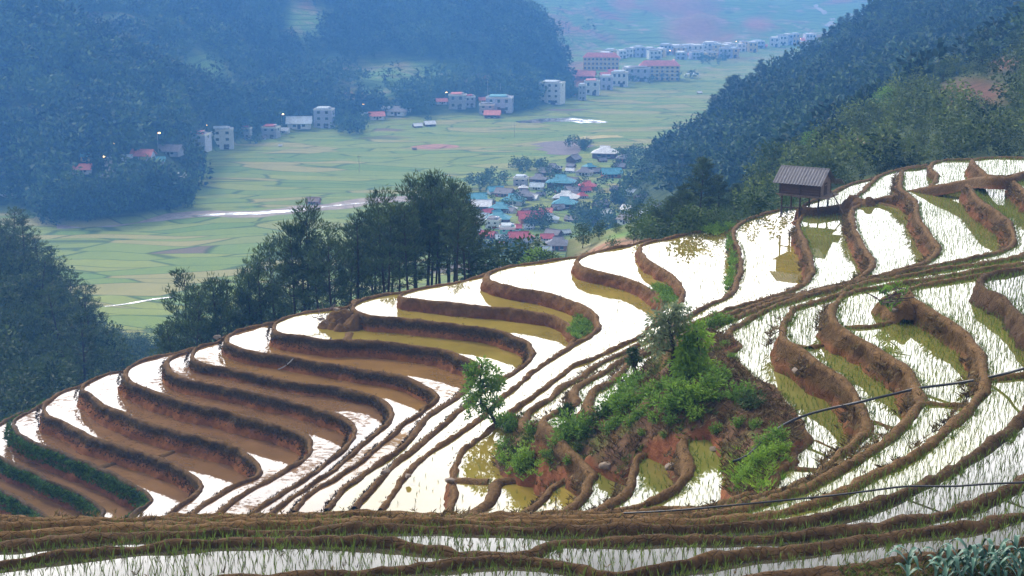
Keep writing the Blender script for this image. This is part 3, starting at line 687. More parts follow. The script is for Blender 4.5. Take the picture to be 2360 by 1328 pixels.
def land_mat():
    m, nt, b = newmat('land')
    p = geopos(nt)
    hill = attr(nt, 'hill')
    # valley paddies: long curved plots edged with darker dikes
    warp = N(nt, "ShaderNodeTexNoise", Scale=.012, Detail=2.0)
    nt.links.new(p, warp.inputs["Vector"])
    wadd = nt.nodes.new("ShaderNodeVectorMath"); wadd.operation = 'MULTIPLY_ADD'
    nt.links.new(warp.outputs["Color"], wadd.inputs[0]); wadd.inputs[1].default_value = (50, 50, 0); nt.links.new(p, wadd.inputs[2])
    def plots(sx, sy, rot):
        q = mapped(nt, wadd.outputs[0], (sx, sy, 0), (0, 0, rot))
        e = N(nt, "ShaderNodeTexVoronoi", Scale=1.0, Randomness=.85); e.feature = 'DISTANCE_TO_EDGE'
        c = N(nt, "ShaderNodeTexVoronoi", Scale=1.0, Randomness=.85)
        nt.links.new(q, e.inputs["Vector"]); nt.links.new(q, c.inputs["Vector"])
        return e.outputs["Distance"], c.outputs["Color"]
    e1, c1 = plots(.036, .125, .12)
    sep = nt.nodes.new("ShaderNodeSeparateColor"); nt.links.new(c1, sep.inputs[0])
    g = mixc(nt, sep.outputs[0], (.17, .27, .07), (.30, .34, .085))
    g = mixc(nt, ramp(nt, sep.outputs[1], .80, .86), g, (.36, .33, .13))
    g = mixc(nt, ramp(nt, sep.outputs[2], .985, .99), g, (.20, .15, .12))
    g = mixc(nt, ramp(nt, noise(nt, .11, 4, .6, p), .3, .75), mixc(nt, .22, g, (.08, .14, .03)), g)
    line = ramp(nt, e1, .040, .012)
    g = mixc(nt, math_(nt, 'MULTIPLY', line, .7), g, (.045, .085, .035))
    # slopes: forest floor, scrub and fields in patches
    n1 = noise(nt, .018, 4, .55, p); n2 = noise(nt, .25, 4, .6, p)
    s = mixc(nt, ramp(nt, n2, .35, .65), (.028, .05, .018), (.075, .105, .035))
    fld = attr(nt, 'field')
    z = nt.nodes.new("ShaderNodeSeparateXYZ"); nt.links.new(p, z.inputs[0])
    ter = math_(nt, 'FRACT', math_(nt, 'ADD', math_(nt, 'MULTIPLY', z.outputs[2], .42), math_(nt, 'MULTIPLY', noise(nt, .02, 2, .5, p), 5.0)))
    f = mixc(nt, ramp(nt, noise(nt, .014, 3, .6, p), .52, .64), (.15, .26, .075), (.30, .17, .11))
    f = mixc(nt, ramp(nt, noise(nt, .05, 3, .6, p), .55, .7), f, (.38, .30, .22))
    f = mixc(nt, math_(nt, 'MULTIPLY', ramp(nt, ter, .28, .12), .6), f, (.05, .075, .03))
    s = mixc(nt, fld, s, f)
    red = attr(nt, 'red')
    near = nt.nodes.new("ShaderNodeSeparateXYZ"); nt.links.new(p, near.inputs[0])
    rc = mixc(nt, ramp(nt, near.outputs[1], 300, 320), mixc(nt, ramp(nt, n2, .3, .7), (.07, .035, .022), (.17, .085, .05)), mixc(nt, ramp(nt, n2, .3, .7), (.30, .11, .07), (.48, .24, .15)))
    s = mixc(nt, red, s, rc)
    nt.links.new(mixc(nt, hill, g, s), b.inputs["Base Color"])
    b.inputs["Roughness"].default_value = .95; b.inputs["Specular IOR Level"].default_value = .1
    bump(nt, b, n2, .5, .6)
    return m
LV, LF, LH = build_land()
LPX, LPY = to_px(LV)
def blob(px, py, cx, cy, rx, ry): return np.clip(1.6 - 1.6 * np.sqrt(((px - cx) / rx) ** 2 + ((py - cy) / ry) ** 2), 0, 1)
def field_w(px, py, D):
    far = (D > 880) * 1.0
    w = far * np.clip((px - 1150) / 100, 0, 1)
    w = np.maximum(w, ((D > 94) & (D < 160)) * blob(px, py, 1400, 560, 110, 60))
    mid = (D > 430) & (D < 900)
    for c in ((930, 170, 190, 45), (760, 150, 70, 25), (705, 50, 70, 60), (470, 165, 80, 55), (260, 60, 110, 40), (60, 265, 80, 22), (860, 215, 120, 20)):
        w = np.maximum(w, mid * blob(px, py, *c))
    return w
FW = field_w(LPX, LPY, LV[..., 1])
def red_w(px, py, D):
    w = 0 * px
    for c in ((1115, 190, 50, 22), (1328, 178, 30, 60)): w = np.maximum(w, ((D > 600) & (D < 950)) * blob(px, py, *c))
    for c in ((1600, 65, 90, 60), (1560, 10, 110, 30), (1745, 55, 45, 22), (1440, 5, 40, 30), (1660, 85, 60, 22)): w = np.maximum(w, (D > 1100) * blob(px, py, *c) * .85)
    for c in ((2310, 145, 70, 26), (2240, 215, 120, 45), (1960, 330, 70, 20)): w = np.maximum(w, (D < 260) * blob(px, py, *c))
    return w
RW = red_w(LPX, LPY, LV[..., 1])
struct(obj('terrain', mkmesh('terrain', LV.reshape(-1, 3), LF, land_mat(), {'hill': LH, 'field': FW, 'red': RW}, smooth=True)))
def hit(px, py, lo=60, hi=1700):
    """where the sight line through a photo pixel meets the land"""
    D = np.concatenate([np.arange(lo, 300, .5), np.arange(300, hi, 1.0)])
    P = at_dist(px, py, D)
    g, _ = ground(P[:, 0], P[:, 1])
    k = np.nonzero(P[:, 2] - CZ < g)[0]
    i = k[0] if len(k) else len(D) - 1
    return np.array([P[i, 0], P[i, 1], g[i] + CZ])

# ------------------------------------------------------------------ river, road and stream in the valley
def ribbon(name, pts, mat, z=None, w=3.0, lift=.12):
    P = np.array([on_plane(x, y, VAL + lift) for x, y, *_ in pts]); W = np.array([p[2] if len(p) > 2 else w for p in pts])
    C = catmull(np.c_[P, W], 8)
    T = np.gradient(C[:, :2], axis=0); T /= np.linalg.norm(T, axis=1)[:, None]
    Nn = np.c_[T[:, 1], -T[:, 0]]
    jit = fbm(np.c_[C[:, :2], 0 * C[:, 0]], 9, 2, 4)
    a = C[:, :2] + Nn * (C[:, 3] * (.5 + .25 * jit))[:, None]; b2 = C[:, :2] - Nn * (C[:, 3] * (.5 - .2 * jit))[:, None]
    n = len(C); V = np.zeros((2 * n, 3)); V[:n, :2] = a; V[n:, :2] = b2; V[:, 2] = np.r_[C[:, 2], C[:, 2]]
    i = np.arange(n - 1)
    return struct(obj(name, mkmesh(name, V, np.stack([i, i + n, i + n + 1, i + 1], -1), mat)))
M['river'] = water('river_water', (.50, .48, .46), 1.5, .45, .2)
M['sand'] = plain('river_sand', (.34, .28, .24), .9, .3, .3)
M['road'] = plain('road_concrete', (.42, .40, .38), .85, .2, .4)
ribbon('river_bank', [(130, 520), (260, 512), (350, 503), (450, 497), (600, 491), (700, 484), (820, 468), (900, 462), (1000, 458)], M['sand'], w=11, lift=.06)
ribbon('river', [(380, 503, .6), (440, 499, 1.8), (520, 494, 3.4), (600, 490, 4.2), (680, 486, 3.8), (720, 480, 1.2), (800, 471, 1), (860, 466, .8)], M['river'], lift=.12)
ribbon('stream', [(170, 712, .6), (240, 706, .6), (300, 699, .9), (350, 690, .9), (400, 684, .7)], M['river'], lift=.1)
ribbon('pond', [(1190, 281, 6), (1240, 279, 14), (1300, 278, 16), (1360, 279, 14), (1395, 283, 5)], water('pond_water', (.24, .22, .22), 1.45, .6, .1), lift=.1)
ribbon('mud_field', [(1240, 330, 10), (1275, 334, 22), (1300, 345, 20), (1270, 356, 8)], plain('mud', (.20, .16, .16), .8, .2, .2), lift=.08)
ribbon('ripe_field', [(1318, 320, 6), (1360, 318, 10), (1430, 314, 8)], plain('ripe_rice', (.50, .42, .15), .9, .2, .3), lift=.08)
ribbon('bare_field', [(950, 340, 6), (990, 338, 14), (1030, 338, 12), (1045, 341, 4)], plain('bare_clay', (.40, .20, .14), .9, .25, .3), lift=.08)

def lane(name, pts, mat, w):
    P = np.array([hit(x, y, 250) for x, y in pts])
    C = resample(catmull(P, 8), 2.0)
    T = np.gradient(C[:, :2], axis=0); T /= np.linalg.norm(T, axis=1)[:, None]
    Nn = np.c_[T[:, 1], -T[:, 0]]
    rows = []
    for o in np.linspace(-w / 2, w / 2, 5):
        q = C[:, :2] + Nn * o
        rows.append(np.c_[q, ground(q[:, 0], q[:, 1])[0] + CZ + .35])
    V = np.array(rows); n = len(C)
    i = np.arange(4)[:, None] * n + np.arange(n - 1)[None]
    F = np.stack([i, i + n, i + n + 1, i + 1], -1).reshape(-1, 4)
    struct(obj(name, mkmesh(name, V.reshape(-1, 3), F, mat)))
lane('road', [(247, 366), (254, 380), (262, 395), (258, 409)], M['road'], 5)
lane('road', [(-40, 446), (0, 442), (45, 439), (92, 434)], M['road'], 4)
lane('dirt_track', [(1878, 12), (1900, 30), (1920, 48), (1906, 62)], M['road'], 5)

# ------------------------------------------------------------------ the overgrown earth knoll between the paddies
OUT = [(1690,776,-12.95),(1697,786,-12.95),(1688,800,-12.95),(1662,812,-12.95),(1681,822,-12.95),(1705,843,-12.95),(1730,864,-12.95),(1745,878,-12.95),(1773,890,-12.95),(1793,911,-12.95),(1810,933,-12.95),(1832,956,-12.95),(1846,977,-12.95),(1855,996,-12.95),(1857,1010,-12.95),(1848,1020,-12.95),(1831,1032,-12.95),(1820,1044,-12.95),(1822,1060,-12.95),(1788,1074,-12.97),(1775,1090,-12.97),(1765,1110,-12.98),(1735,1130,-13.0),(1695,1146,-13.05),
  (1665,1146,-14.05),(1667,1110,-14.05),(1663,1070,-14.05),(1650,1030,-14.05),(1638,990,-13.75),(1603,996,-13.8),(1572,1006,-13.9),(1540,1022,-14.3),(1496,1042,-14.8),(1463,1058,-15.0),(1440,1085,-15.3),(1415,1100,-15.6),(1371,1092,-15.8),(1340,1100,-16.3),(1305,1104,-16.6),(1270,1112,-16.9),(1240,1098,-17.2),(1200,1104,-17.3),(1140,1112,-17.9),(1118,1106,-17.95),(1122,1080,-17.9),(1142,1050,-17.9),(1145,1010,-17.8),(1143,985,-17.7),
  (1168,962,-17.6),(1225,952,-17.0),(1250,985,-16.4),(1290,1000,-16.2),(1325,975,-16.0),(1355,962,-15.7),(1390,945,-15.2),(1412,920,-15.3),(1440,885,-15.0),(1470,855,-14.6),(1490,835,-14.4),(1530,805,-13.95),(1590,775,-13.5),(1640,762,-13.2)]
INN = [(1450,975,-14.55),(1550,930,-13.35),(1600,880,-13.05),(1700,940,-12.75),(1760,1000,-12.75),(1700,1060,-13.05),(1740,1075,-12.95),(1620,950,-13.25),(1350,1030,-15.15),(1310,1020,-15.35),(1340,1062,-15.5),(1250,1045,-16.05),(1190,1040,-16.55),(1185,1000,-16.7),(1270,1010,-15.8),(1220,985,-16.35),(1500,900,-13.75),(1560,850,-13.35),(1640,830,-12.95),(1380,1000,-15.2),(1300,1062,-15.85),(1180,1080,-17.2),(1520,990,-13.95),(1430,1030,-14.85)]
CTL = np.array([on_plane(x, y, z) for x, y, z in OUT + INN])
OUTP = np.array([on_plane(x, y, z) for x, y, z in OUT])
def tps_fit(P, z):
    n = len(P); d = np.linalg.norm(P[:, None] - P[None], axis=-1)
    Kk = np.where(d > 0, d * d * np.log(d + 1e-9), 0) + np.eye(n) * .6
    A = np.block([[Kk, np.ones((n, 1)), P], [np.vstack([np.ones((1, n)), P.T]), np.zeros((3, 3))]])
    return np.linalg.solve(A, np.r_[z, 0, 0, 0])
_w = tps_fit(CTL[:, :2], CTL[:, 2])
def knoll(XY):
    d = np.linalg.norm(XY[:, None] - CTL[None, :, :2], axis=-1)
    Kk = np.where(d > 0, d * d * np.log(d + 1e-9), 0)
    n = len(CTL)
    return Kk @ _w[:n] + _w[n] + XY @ _w[n + 1:]
def edge_dist(pts, poly):
    A, B = poly, np.roll(poly, -1, 0)
    best = np.full(len(pts), 1e9)
    for a, b in zip(A, B):
        ab = b - a; t = np.clip(((pts - a) @ ab) / (ab @ ab + 1e-9), 0, 1)
        best = np.minimum(best, np.linalg.norm(pts - a - t[:, None] * ab, axis=1))
    return best
def build_knoll():
    lo, hi = OUTP[:, :2].min(0) - 1, OUTP[:, :2].max(0) + 1
    st = .11
    xs, ys = np.arange(lo[0], hi[0], st), np.arange(lo[1], hi[1], st)
    G = np.stack(np.meshgrid(xs, ys), -1).reshape(-1, 2)
    ins = inside(OUTP[:, :2], G)
    e = edge_dist(G, OUTP[:, :2])
    sd = np.where(ins, e, -e)
    keep = sd > -.85
    z = np.full(len(G), -99.0)
    z[keep] = knoll(G[keep])
    q = np.c_[G, 0 * G[:, 0]]
    z = z + np.clip(sd, 0, 1) * (fbm(q, 1.3, 3, 41) * .16) + fbm(q, .35, 2, 43) * .07
    z = z - np.clip(-sd, 0, 2) ** 1.0 * 2.6
    idx = np.full(len(G), -1); idx[keep] = np.arange(keep.sum())
    idx = idx.reshape(len(ys), len(xs))
    a, b, c, d = idx[:-1, :-1], idx[:-1, 1:], idx[1:, 1:], idx[1:, :-1]
    ok = (a >= 0) & (b >= 0) & (c >= 0) & (d >= 0)
    F = np.stack([a[ok], b[ok], c[ok], d[ok]], -1)
    V = np.c_[G[keep], z[keep]]
    return V, F, np.clip(-(.9 - np.clip(sd[keep], -1, .9)), -1, 0)
KV, KF, KE = build_knoll()
def knoll_mat():
    m, nt, b = newmat('knoll_soil')
    p = geopos(nt); e = attr(nt, 'edge')
    n1 = noise(nt, 2.2, 6, .7, p); n2 = noise(nt, .55, 3, .6, p); n3 = noise(nt, 9, 4, .7, p)
    c = mixc(nt, ramp(nt, n1, .3, .7), (.075, .045, .026), (.20, .115, .065))
    c = mixc(nt, ramp(nt, n2, .5, .62), c, mixc(nt, ramp(nt, n3, .35, .65), (.05, .07, .018), (.16, .17, .05)))
    red = math_(nt, 'MULTIPLY', ramp(nt, e, -.75, -.95), 1.0)
    c = mixc(nt, red, c, mixc(nt, ramp(nt, n1, .35, .65), (.17, .058, .026), (.32, .13, .06)))
    nt.links.new(c, b.inputs["Base Color"]); b.inputs["Roughness"].default_value = .95; b.inputs["Specular IOR Level"].default_value = .1
    bump(nt, b, math_(nt, 'ADD', n1, n3), .9, .08)
    return m
struct(obj('earth_knoll', mkmesh('earth_knoll', KV, KF, knoll_mat(), {'edge': KE}, smooth=True)))
def on_knoll(px, py):
    best, bd = None, 1e9
    P = at_dist(px, py, np.arange(28, 70, .05))
    z = knoll(P[:, :2])
    k = np.nonzero(P[:, 2] < z)[0]
    return P[k[0]] if len(k) else P[-1]

# ------------------------------------------------------------------ valley haze
def haze():
    mb = MB(); mb.box(-1400, 1400, -25, 1760, -1.0 + CZ - 81, CZ + 42)
    m = bpy.data.materials.new('haze'); m.use_nodes = True
    nt = m.node_tree; nt.nodes.clear()
    out = nt.nodes.new("ShaderNodeOutputMaterial"); v = nt.nodes.new("ShaderNodeVolumePrincipled")
    v.inputs["Density"].default_value = 0.00072
    v.inputs["Color"].default_value = (.14, .42, 1.0, 1)
    v.inputs["Anisotropy"].default_value = 0.0
    nt.links.new(v.outputs[0], out.inputs["Volume"])
    return struct(obj('haze', mkmesh('haze', mb.V, mb.F, m)), 'stuff')
haze()
# ------------------------------------------------------------------ foliage
def unit(v): return v / (np.linalg.norm(v, axis=-1, keepdims=True) + 1e-9)
def leaves(C, D, L, W, rng, fold=0.0):
    n = len(C)
    L = np.broadcast_to(L, (n,))[:, None]; W = np.broadcast_to(W, (n,))[:, None]
    S = unit(np.cross(D, rng.normal(size=(n, 3))))
    V = np.stack([C, C + D * L * .45 + S * W * .5, C + D * L, C + D * L * .45 - S * W * .5], 1)
    return V.reshape(-1, 3)
def quadF(n): return np.arange(4 * n, dtype=np.int32).reshape(-1, 4)
def rep4(t): return np.repeat(t, 4)
def sph(n, rng): return unit(rng.normal(size=(n, 3)))

def pine_parts(seed, start, h=10.0, spread=1.0, nb=30, layer=1.0):
    rng = np.random.default_rng(seed)
    mb = MB(); pts = []
    bx, by = rng.normal(0, .25, 2)
    for i in range(9):
        t = i / 8; pts.append(np.array([bx * t * t + .12 * math.sin(3 * t + seed), by * t * t + .1 * math.cos(4 * t), h * t * .97]))
    for i in range(8): mb.bar(pts[i], pts[i + 1], .15 * (1 - i / 8.8), 7, .15 * (1 - (i + 1) / 8.8) + .012)
    C, D, T = [], [], []
    for b in range(nb):
        t = start + (1 - start) * ((b + rng.random()) / nb) ** .9
        p = np.array([np.interp(t, np.linspace(0, 1, 9), [q[k] for q in pts]) for k in range(3)])
        u = (t - start) / (1 - start)
        ln = spread * (1.9 * (1 - u) ** .6 + .5) * rng.uniform(.55, 1.15) * (.65 + .35 * min(1, u * 4))
        az = b * 2.4 + rng.normal(0, .4)
        el = .15 + .55 * u + rng.normal(0, .15)
        d = np.array([math.cos(az) * math.cos(el), math.sin(az) * math.cos(el), math.sin(el)])
        e = p + d * ln + np.array([0, 0, .18 * ln])
        mb.bar(p, e, .03 * (1 - .5 * u), 4, .008)
        tint = rng.uniform(.15, .75)
        for s in np.linspace(.42, 1.0, max(3, int(ln * 4.2))):
            c = p + (e - p) * s + rng.normal(0, .07, 3)
            m = int(12 * layer)
            dd = unit(sph(m, rng) * (.9, .9, .6) + d * .5 + np.array([0, 0, .5]))
            C.append(np.repeat(c[None], m, 0) + rng.normal(0, 1, (m, 3)) * (.17, .17, .06)); D.append(dd); T.append(np.clip(tint + rng.normal(0, .15, m), 0, 1))
    C, D, T = np.vstack(C), np.vstack(D), np.concatenate(T)
    V = leaves(C, D, rng.uniform(.28, .5, len(C)), rng.uniform(.045, .085, len(C)), rng)
    return mb.mesh('trunk', M['bark']), mkmesh('crown', V, quadF(len(C)), M['pine'], {'tint': rep4(T)})
def broad_parts(seed, h=5.0, r=1.8, n=900, mat='leaf_dark', leaf=.28, low=.3, lobes=11, flat=1.0):
    rng = np.random.default_rng(seed)
    mb = MB()
    base = np.zeros(3); fork = np.array([rng.normal(0, .12), rng.normal(0, .12), h * max(.15, low)])
    tr = .03 * h * .55
    mb.bar(base - (0, 0, .3), fork * .5, tr, 7, tr * .85); mb.bar(fork * .5, fork, tr * .85, 7, tr * .7)
    C, D, T = [], [], []
    for k in range(lobes):
        u = (k + .5) / lobes
        z = h * (low + (1 - low) * (.12 + .86 * u))
        rr = r * math.sin(math.pi * min(.97, .22 + .74 * u)) * rng.uniform(.35, .85)
        az = k * 2.4 + rng.normal(0, .3)
        c = np.array([math.cos(az) * rr, math.sin(az) * rr, z])
        lr = r * rng.uniform(.34, .56)
        mb.bar(fork, c, tr * .4, 5, tr * .12)
        m = n // lobes
        d = sph(m, rng); d[:, 2] = d[:, 2] * .8 + .12
        rad = lr * rng.uniform(.25, 1.08, m)[:, None] ** .6
        C.append(c + d * rad * (1, 1, .75 * flat)); D.append(unit(d + sph(m, rng) * .8 + (0, 0, -.1)))
        T.append(np.clip(rng.uniform(.15, .7) + rng.normal(0, .17, m), 0, 1))
    C, D, T = np.vstack(C), np.vstack(D), np.concatenate(T)
    V = leaves(C, D, leaf * rng.uniform(.7, 1.3, len(C)), leaf * .5, rng)
    return mb.mesh('trunk', M['bark']), mkmesh('crown', V, quadF(len(C)), M[mat], {'tint': rep4(T)})
def tree(name, parts, loc, label, group=None, cat='tree', rz=0.0, sc=1.0):
    t = thing(name, label, cat, loc, rz, group, sc)
    obj('trunk', parts[0], t); obj('crown', parts[1], t)
    return t
# simple crowns for the far woods, merged into single masses
def lowpoly(seed, kind, n):
    rng = np.random.default_rng(seed)
    if kind == 'cone':
        u = rng.random(n) ** 1.3
        az = rng.random(n) * 6.283
        rr = (.42 * (1 - u) ** .9 + .03) * rng.uniform(.35, 1.1, n)
        C = np.stack([np.cos(az) * rr, np.sin(az) * rr, .12 + .85 * u], -1)
        D = unit(np.stack([np.cos(az), np.sin(az), rng.uniform(-.1, .8, n)], -1) + sph(n, rng) * .4)
        L, W = .2, .09
    elif kind == 'plume':
        st = rng.integers(0, 7, n); az = st * 2.4; u = rng.random(n)
        lean = .36 * u ** 1.8
        C = np.stack([np.cos(az) * lean, np.sin(az) * lean, .15 + .85 * u - .25 * u ** 4], -1) + rng.normal(0, .05, (n, 3))
        D = unit(sph(n, rng) + (0, 0, -.2)); L, W = .17, .07
    else:
        k = rng.integers(0, 5, n)
        lc = np.array([[0, 0, .72], [.2, .06, .55], [-.17, .14, .58], [-.06, -.2, .52], [.06, .16, .42]]) + rng.normal(0, .05, (5, 3))
        d = sph(n, rng); d[:, 2] = d[:, 2] * .8 + .1
        C = lc[k] + d * (.17 + .1 * rng.random((n, 1)))
        D = unit(d + sph(n, rng) * .7); L, W = .19, .13
    q = math.sqrt(60.0 / n) if n > 60 else 1.0
    return leaves(C, D, L * q * rng.uniform(.7, 1.3, n), W * q, rng).reshape(n, 4, 3), rng.normal(0, .16, n)
def grove(name, P, H, kinds, n, mat, seed, wid=1.0, tmean=.45, tvar=.25, label=None, tints=None):
    rng = np.random.default_rng(seed)
    lib = [lowpoly(seed * 31 + i, k, n) for i, k in enumerate(kinds)]
    VV, TT = [], []
    for i, (p, h) in enumerate(zip(P, H)):
        V, t = lib[rng.integers(len(lib))]
        a = rng.random() * 6.283; c, s = math.cos(a), math.sin(a)
        w = wid * rng.uniform(.8, 1.25)
        X = V[..., 0] * c - V[..., 1] * s; Y = V[..., 0] * s + V[..., 1] * c
        VV.append(np.stack([X * h * w, Y * h * w, V[..., 2] * h - .08 * h], -1) + p)
        b = np.clip(rng.normal(tmean, tvar), .02, .95) if tints is None else tints[i]
        TT.append(np.clip(b + t, 0, 1))
    V = np.array(VV, np.float32).reshape(-1, 3)
    o = struct(obj(name, mkmesh(name, V, quadF(len(V) // 4), M[mat], {'tint': rep4(np.concatenate(TT))})), 'stuff')
    return o
def scatter(px0, px1, D0, D1, dens, rng, minh=.55, ok=None):
    a0, a1 = (px0 - 1180) / 3236, (px1 - 1180) / 3236
    area = (a1 - a0) * (D1 ** 2 - D0 ** 2) / 2
    n = int(area * dens)
    D = np.sqrt(rng.uniform(D0 ** 2, D1 ** 2, n)); a = rng.uniform(a0, a1, n)
    X = a * D
    g, h = ground(X, D)
    P = np.stack([X, D, g + CZ], -1)
    k = h > minh
    px, py = to_px(P)
    k &= rng.random(n) > np.clip(field_w(px, py, D) * 1.5, 0, .97)
    k &= rng.random(n) > np.clip(red_w(px, py, D) * 1.4, 0, .97)
    if ok is not None: k &= ok(px, py, D)
    return P[k], px[k], py[k], D[k]
rng = np.random.default_rng(4)
HX = [(455,350,60),(514,341,56),(395,358,64),(330,368,62),(190,400,56),(420,416,46),(250,415,40),(625,318,38),(568,320,26),(690,296,70),(748,294,46),(868,275,46),(915,265,54),(975,292,60),(1018,240,34),(1055,250,40),(1082,246,30),(1115,236,30),(1152,258,62),(1272,238,56),(1364,218,40),(1398,206,40),(1428,198,40),(254,392,30)]
def clear(px, py):
    k = np.ones(len(px), bool)
    for x, y, w in HX: k &= ~((abs(px - x) < w * .62) & (py > y - 6) & (py < y + 52))
    return k
# wooded mountains across the valley
P, px, py, D = scatter(-200, 1330, 400, 920, .045, rng, .75, lambda px, py, D: clear(px, py))
P2, *_ = scatter(-150, 1330, 400, 640, .02, rng, .75, lambda px, py, D: clear(px, py))
P = np.vstack([P, P2])
t = np.clip(.36 + .42 * fbm(np.c_[P[:, :2], 0 * P[:, 0]], 45, 3, 8) + rng.normal(0, .22, len(P)), .03, .95)
grove('forest', P, rng.uniform(6.5, 13, len(P)), ['round', 'round', 'round', 'cone', 'plume'], 90, 'forest', 1, .9, tints=t)
# far slope: scattered trees only
P, px, py, D = scatter(1200, 2000, 1130, 1500, .0016, rng, .5)
grove('far_trees', P, rng.uniform(6, 12, len(P)), ['round', 'cone'], 50, 'forest', 2, 1.1)
# right-hand wooded spur
def spur_ok(px, py, D):
    return ~((px < 1470) & (D < 300)) & ~((px < 1545) & (py > 392))
P, px, py, D = scatter(1450, 2560, 205, 600, .065, rng, .6, spur_ok)
t = np.clip(.33 + .28 * fbm(np.c_[P[:, :2], 0 * P[:, 0]], 30, 3, 18) + rng.normal(0, .22, len(P)), .03, .95)
grove('spur_forest', P, rng.uniform(4.5, 7.5, len(P)) * np.where(rng.random(len(P)) < .25, 1.45, 1.0), ['round', 'round', 'cone', 'cone', 'plume'], 110, 'forest', 3, .9, tints=t)
# near scrubby hill on the right
def scrub_ok(px, py, D):
    bare = blob(px, py, 2250, 215, 130, 55) + 1.3 * blob(px, py, 2310, 140, 80, 36) + .7 * blob(px, py, 1900, 345, 90, 25)
    return np.random.default_rng(5).random(len(px)) > bare * .75
P, px, py, D = scatter(1740, 2560, 113, 245, .30, rng, .0, scrub_ok)
t = np.clip(.48 + .35 * fbm(np.c_[P[:, :2], 0 * P[:, 0]], 9, 3, 28) + rng.normal(0, .25, len(P)), .03, 1)
grove('hill_scrub', P, rng.uniform(1.0, 2.0, len(P)) * np.where(rng.random(len(P)) < .22, 2.3, 1.0), ['round', 'round', 'cone', 'plume'], 240, 'shrub', 6, 1.05, tints=t)
# wooded gully and hill on the left
P, px, py, D = scatter(-160, 235, 104, 250, .16, rng, .3)
grove('hill_wood', P, rng.uniform(5, 8.5, len(P)), ['cone', 'cone', 'round'], 700, 'pine', 7, .75, .5, .25)
P, px, py, D = scatter(120, 470, 100, 265, .13, rng, .3)
grove('gully_wood', P, rng.uniform(3.5, 6.0, len(P)), ['round', 'plume', 'round', 'plume'], 600, 'leaf_dark', 8, .95, .42, .22)
P, px, py, D = scatter(-40, 330, 90, 106, .35, rng, .0)
grove('gully_scrub', P, rng.uniform(1.0, 2.0, len(P)), ['round', 'plume'], 180, 'leaf_dark', 9, 1.1, .6, .2)
P, px, py, D = scatter(440, 1100, 125, 240, .045, rng, .3)
grove('slope_scrub', P, rng.uniform(1.5, 3.0, len(P)), ['round', 'plume', 'round'], 170, 'leaf_dark', 10, 1.0, .6, .25)
P, px, py, D = scatter(450, 1330, 88, 102, .3, rng, .0)
grove('ridge_scrub', P, rng.uniform(.4, .9, len(P)), ['round', 'plume'], 110, 'leaf_dark', 11, 1.2, .65, .25)
P, px, py, D = scatter(1330, 1860, 89, 190, .2, rng, .0, lambda px, py, D: (px > 1500) | (np.random.default_rng(3).random(len(px)) < .35))
grove('bank_scrub', P, rng.uniform(1.0, 2.6, len(P)), ['round', 'plume', 'cone'], 220, 'leaf_dark', 12, 1.0, .5, .25)
def by_pixels(areas, n, rng):
    out = []
    w = np.array([a[4] for a in areas], float); w /= w.sum()
    for i in rng.choice(len(areas), n, p=w):
        cx, cy, rx, ry, _ = areas[i]
        q = sph(1, rng)[0] * rng.random() ** .4
        out.append(hit(cx + q[0] * rx, cy + q[1] * ry, 250))
    return np.array(out)
A = [(280, 440, 190, 45, 5), (200, 480, 120, 30, 3), (360, 450, 80, 45, 3), (60, 450, 90, 35, 2), (620, 325, 100, 18, 2), (800, 300, 90, 16, 2), (900, 285, 90, 12, 1.5), (1040, 270, 70, 14, 1.5), (1200, 245, 60, 14, 1.5), (560, 300, 60, 20, 1), (430, 390, 40, 25, 1), (1320, 225, 40, 8, 1), (1500, 190, 120, 5, 1), (1640, 145, 60, 8, 1)]
P = by_pixels(A, 520, rng); P = P[clear(*to_px(P))]
foot = [(x, y) for x, y in zip(np.r_[np.arange(95, 440, 9.0), np.full(8, 445)], np.r_[np.interp(np.arange(95, 440, 9.0), [95, 200, 440], [512, 506, 476]), np.linspace(470, 390, 8)])]
PF = np.array([hit(x + rng.normal(0, 4), y + rng.normal(0, 4), 250) for x, y in foot for _ in range(2)])
grove('bamboo', PF, rng.uniform(9, 15, len(PF)), ['plume', 'plume', 'round'], 200, 'forest', 15, .8, .4, .2)
grove('roadside_trees', P, rng.uniform(4, 9, len(P)), ['round', 'plume', 'round'], 90, 'forest', 13, 1.0, .5, .2)
A = [(1230, 395, 60, 18, 3), (1340, 345, 45, 10, 2), (1430, 470, 60, 50, 4), (1480, 420, 50, 60, 4), (1400, 530, 70, 25, 2), (1120, 430, 50, 20, 2), (1250, 520, 40, 30, 2), (1180, 590, 60, 20, 2), (1080, 570, 50, 30, 1.5), (1300, 440, 60, 40, 1.2), (1350, 500, 40, 30, 2), (1180, 470, 60, 40, .9), (1450, 380, 50, 30, 3)]
P = by_pixels(A, 210, rng)
grove('village_trees', P, rng.uniform(3, 6.5, len(P)), ['round', 'plume', 'round'], 150, 'forest', 14, 1.0, .55, .2)

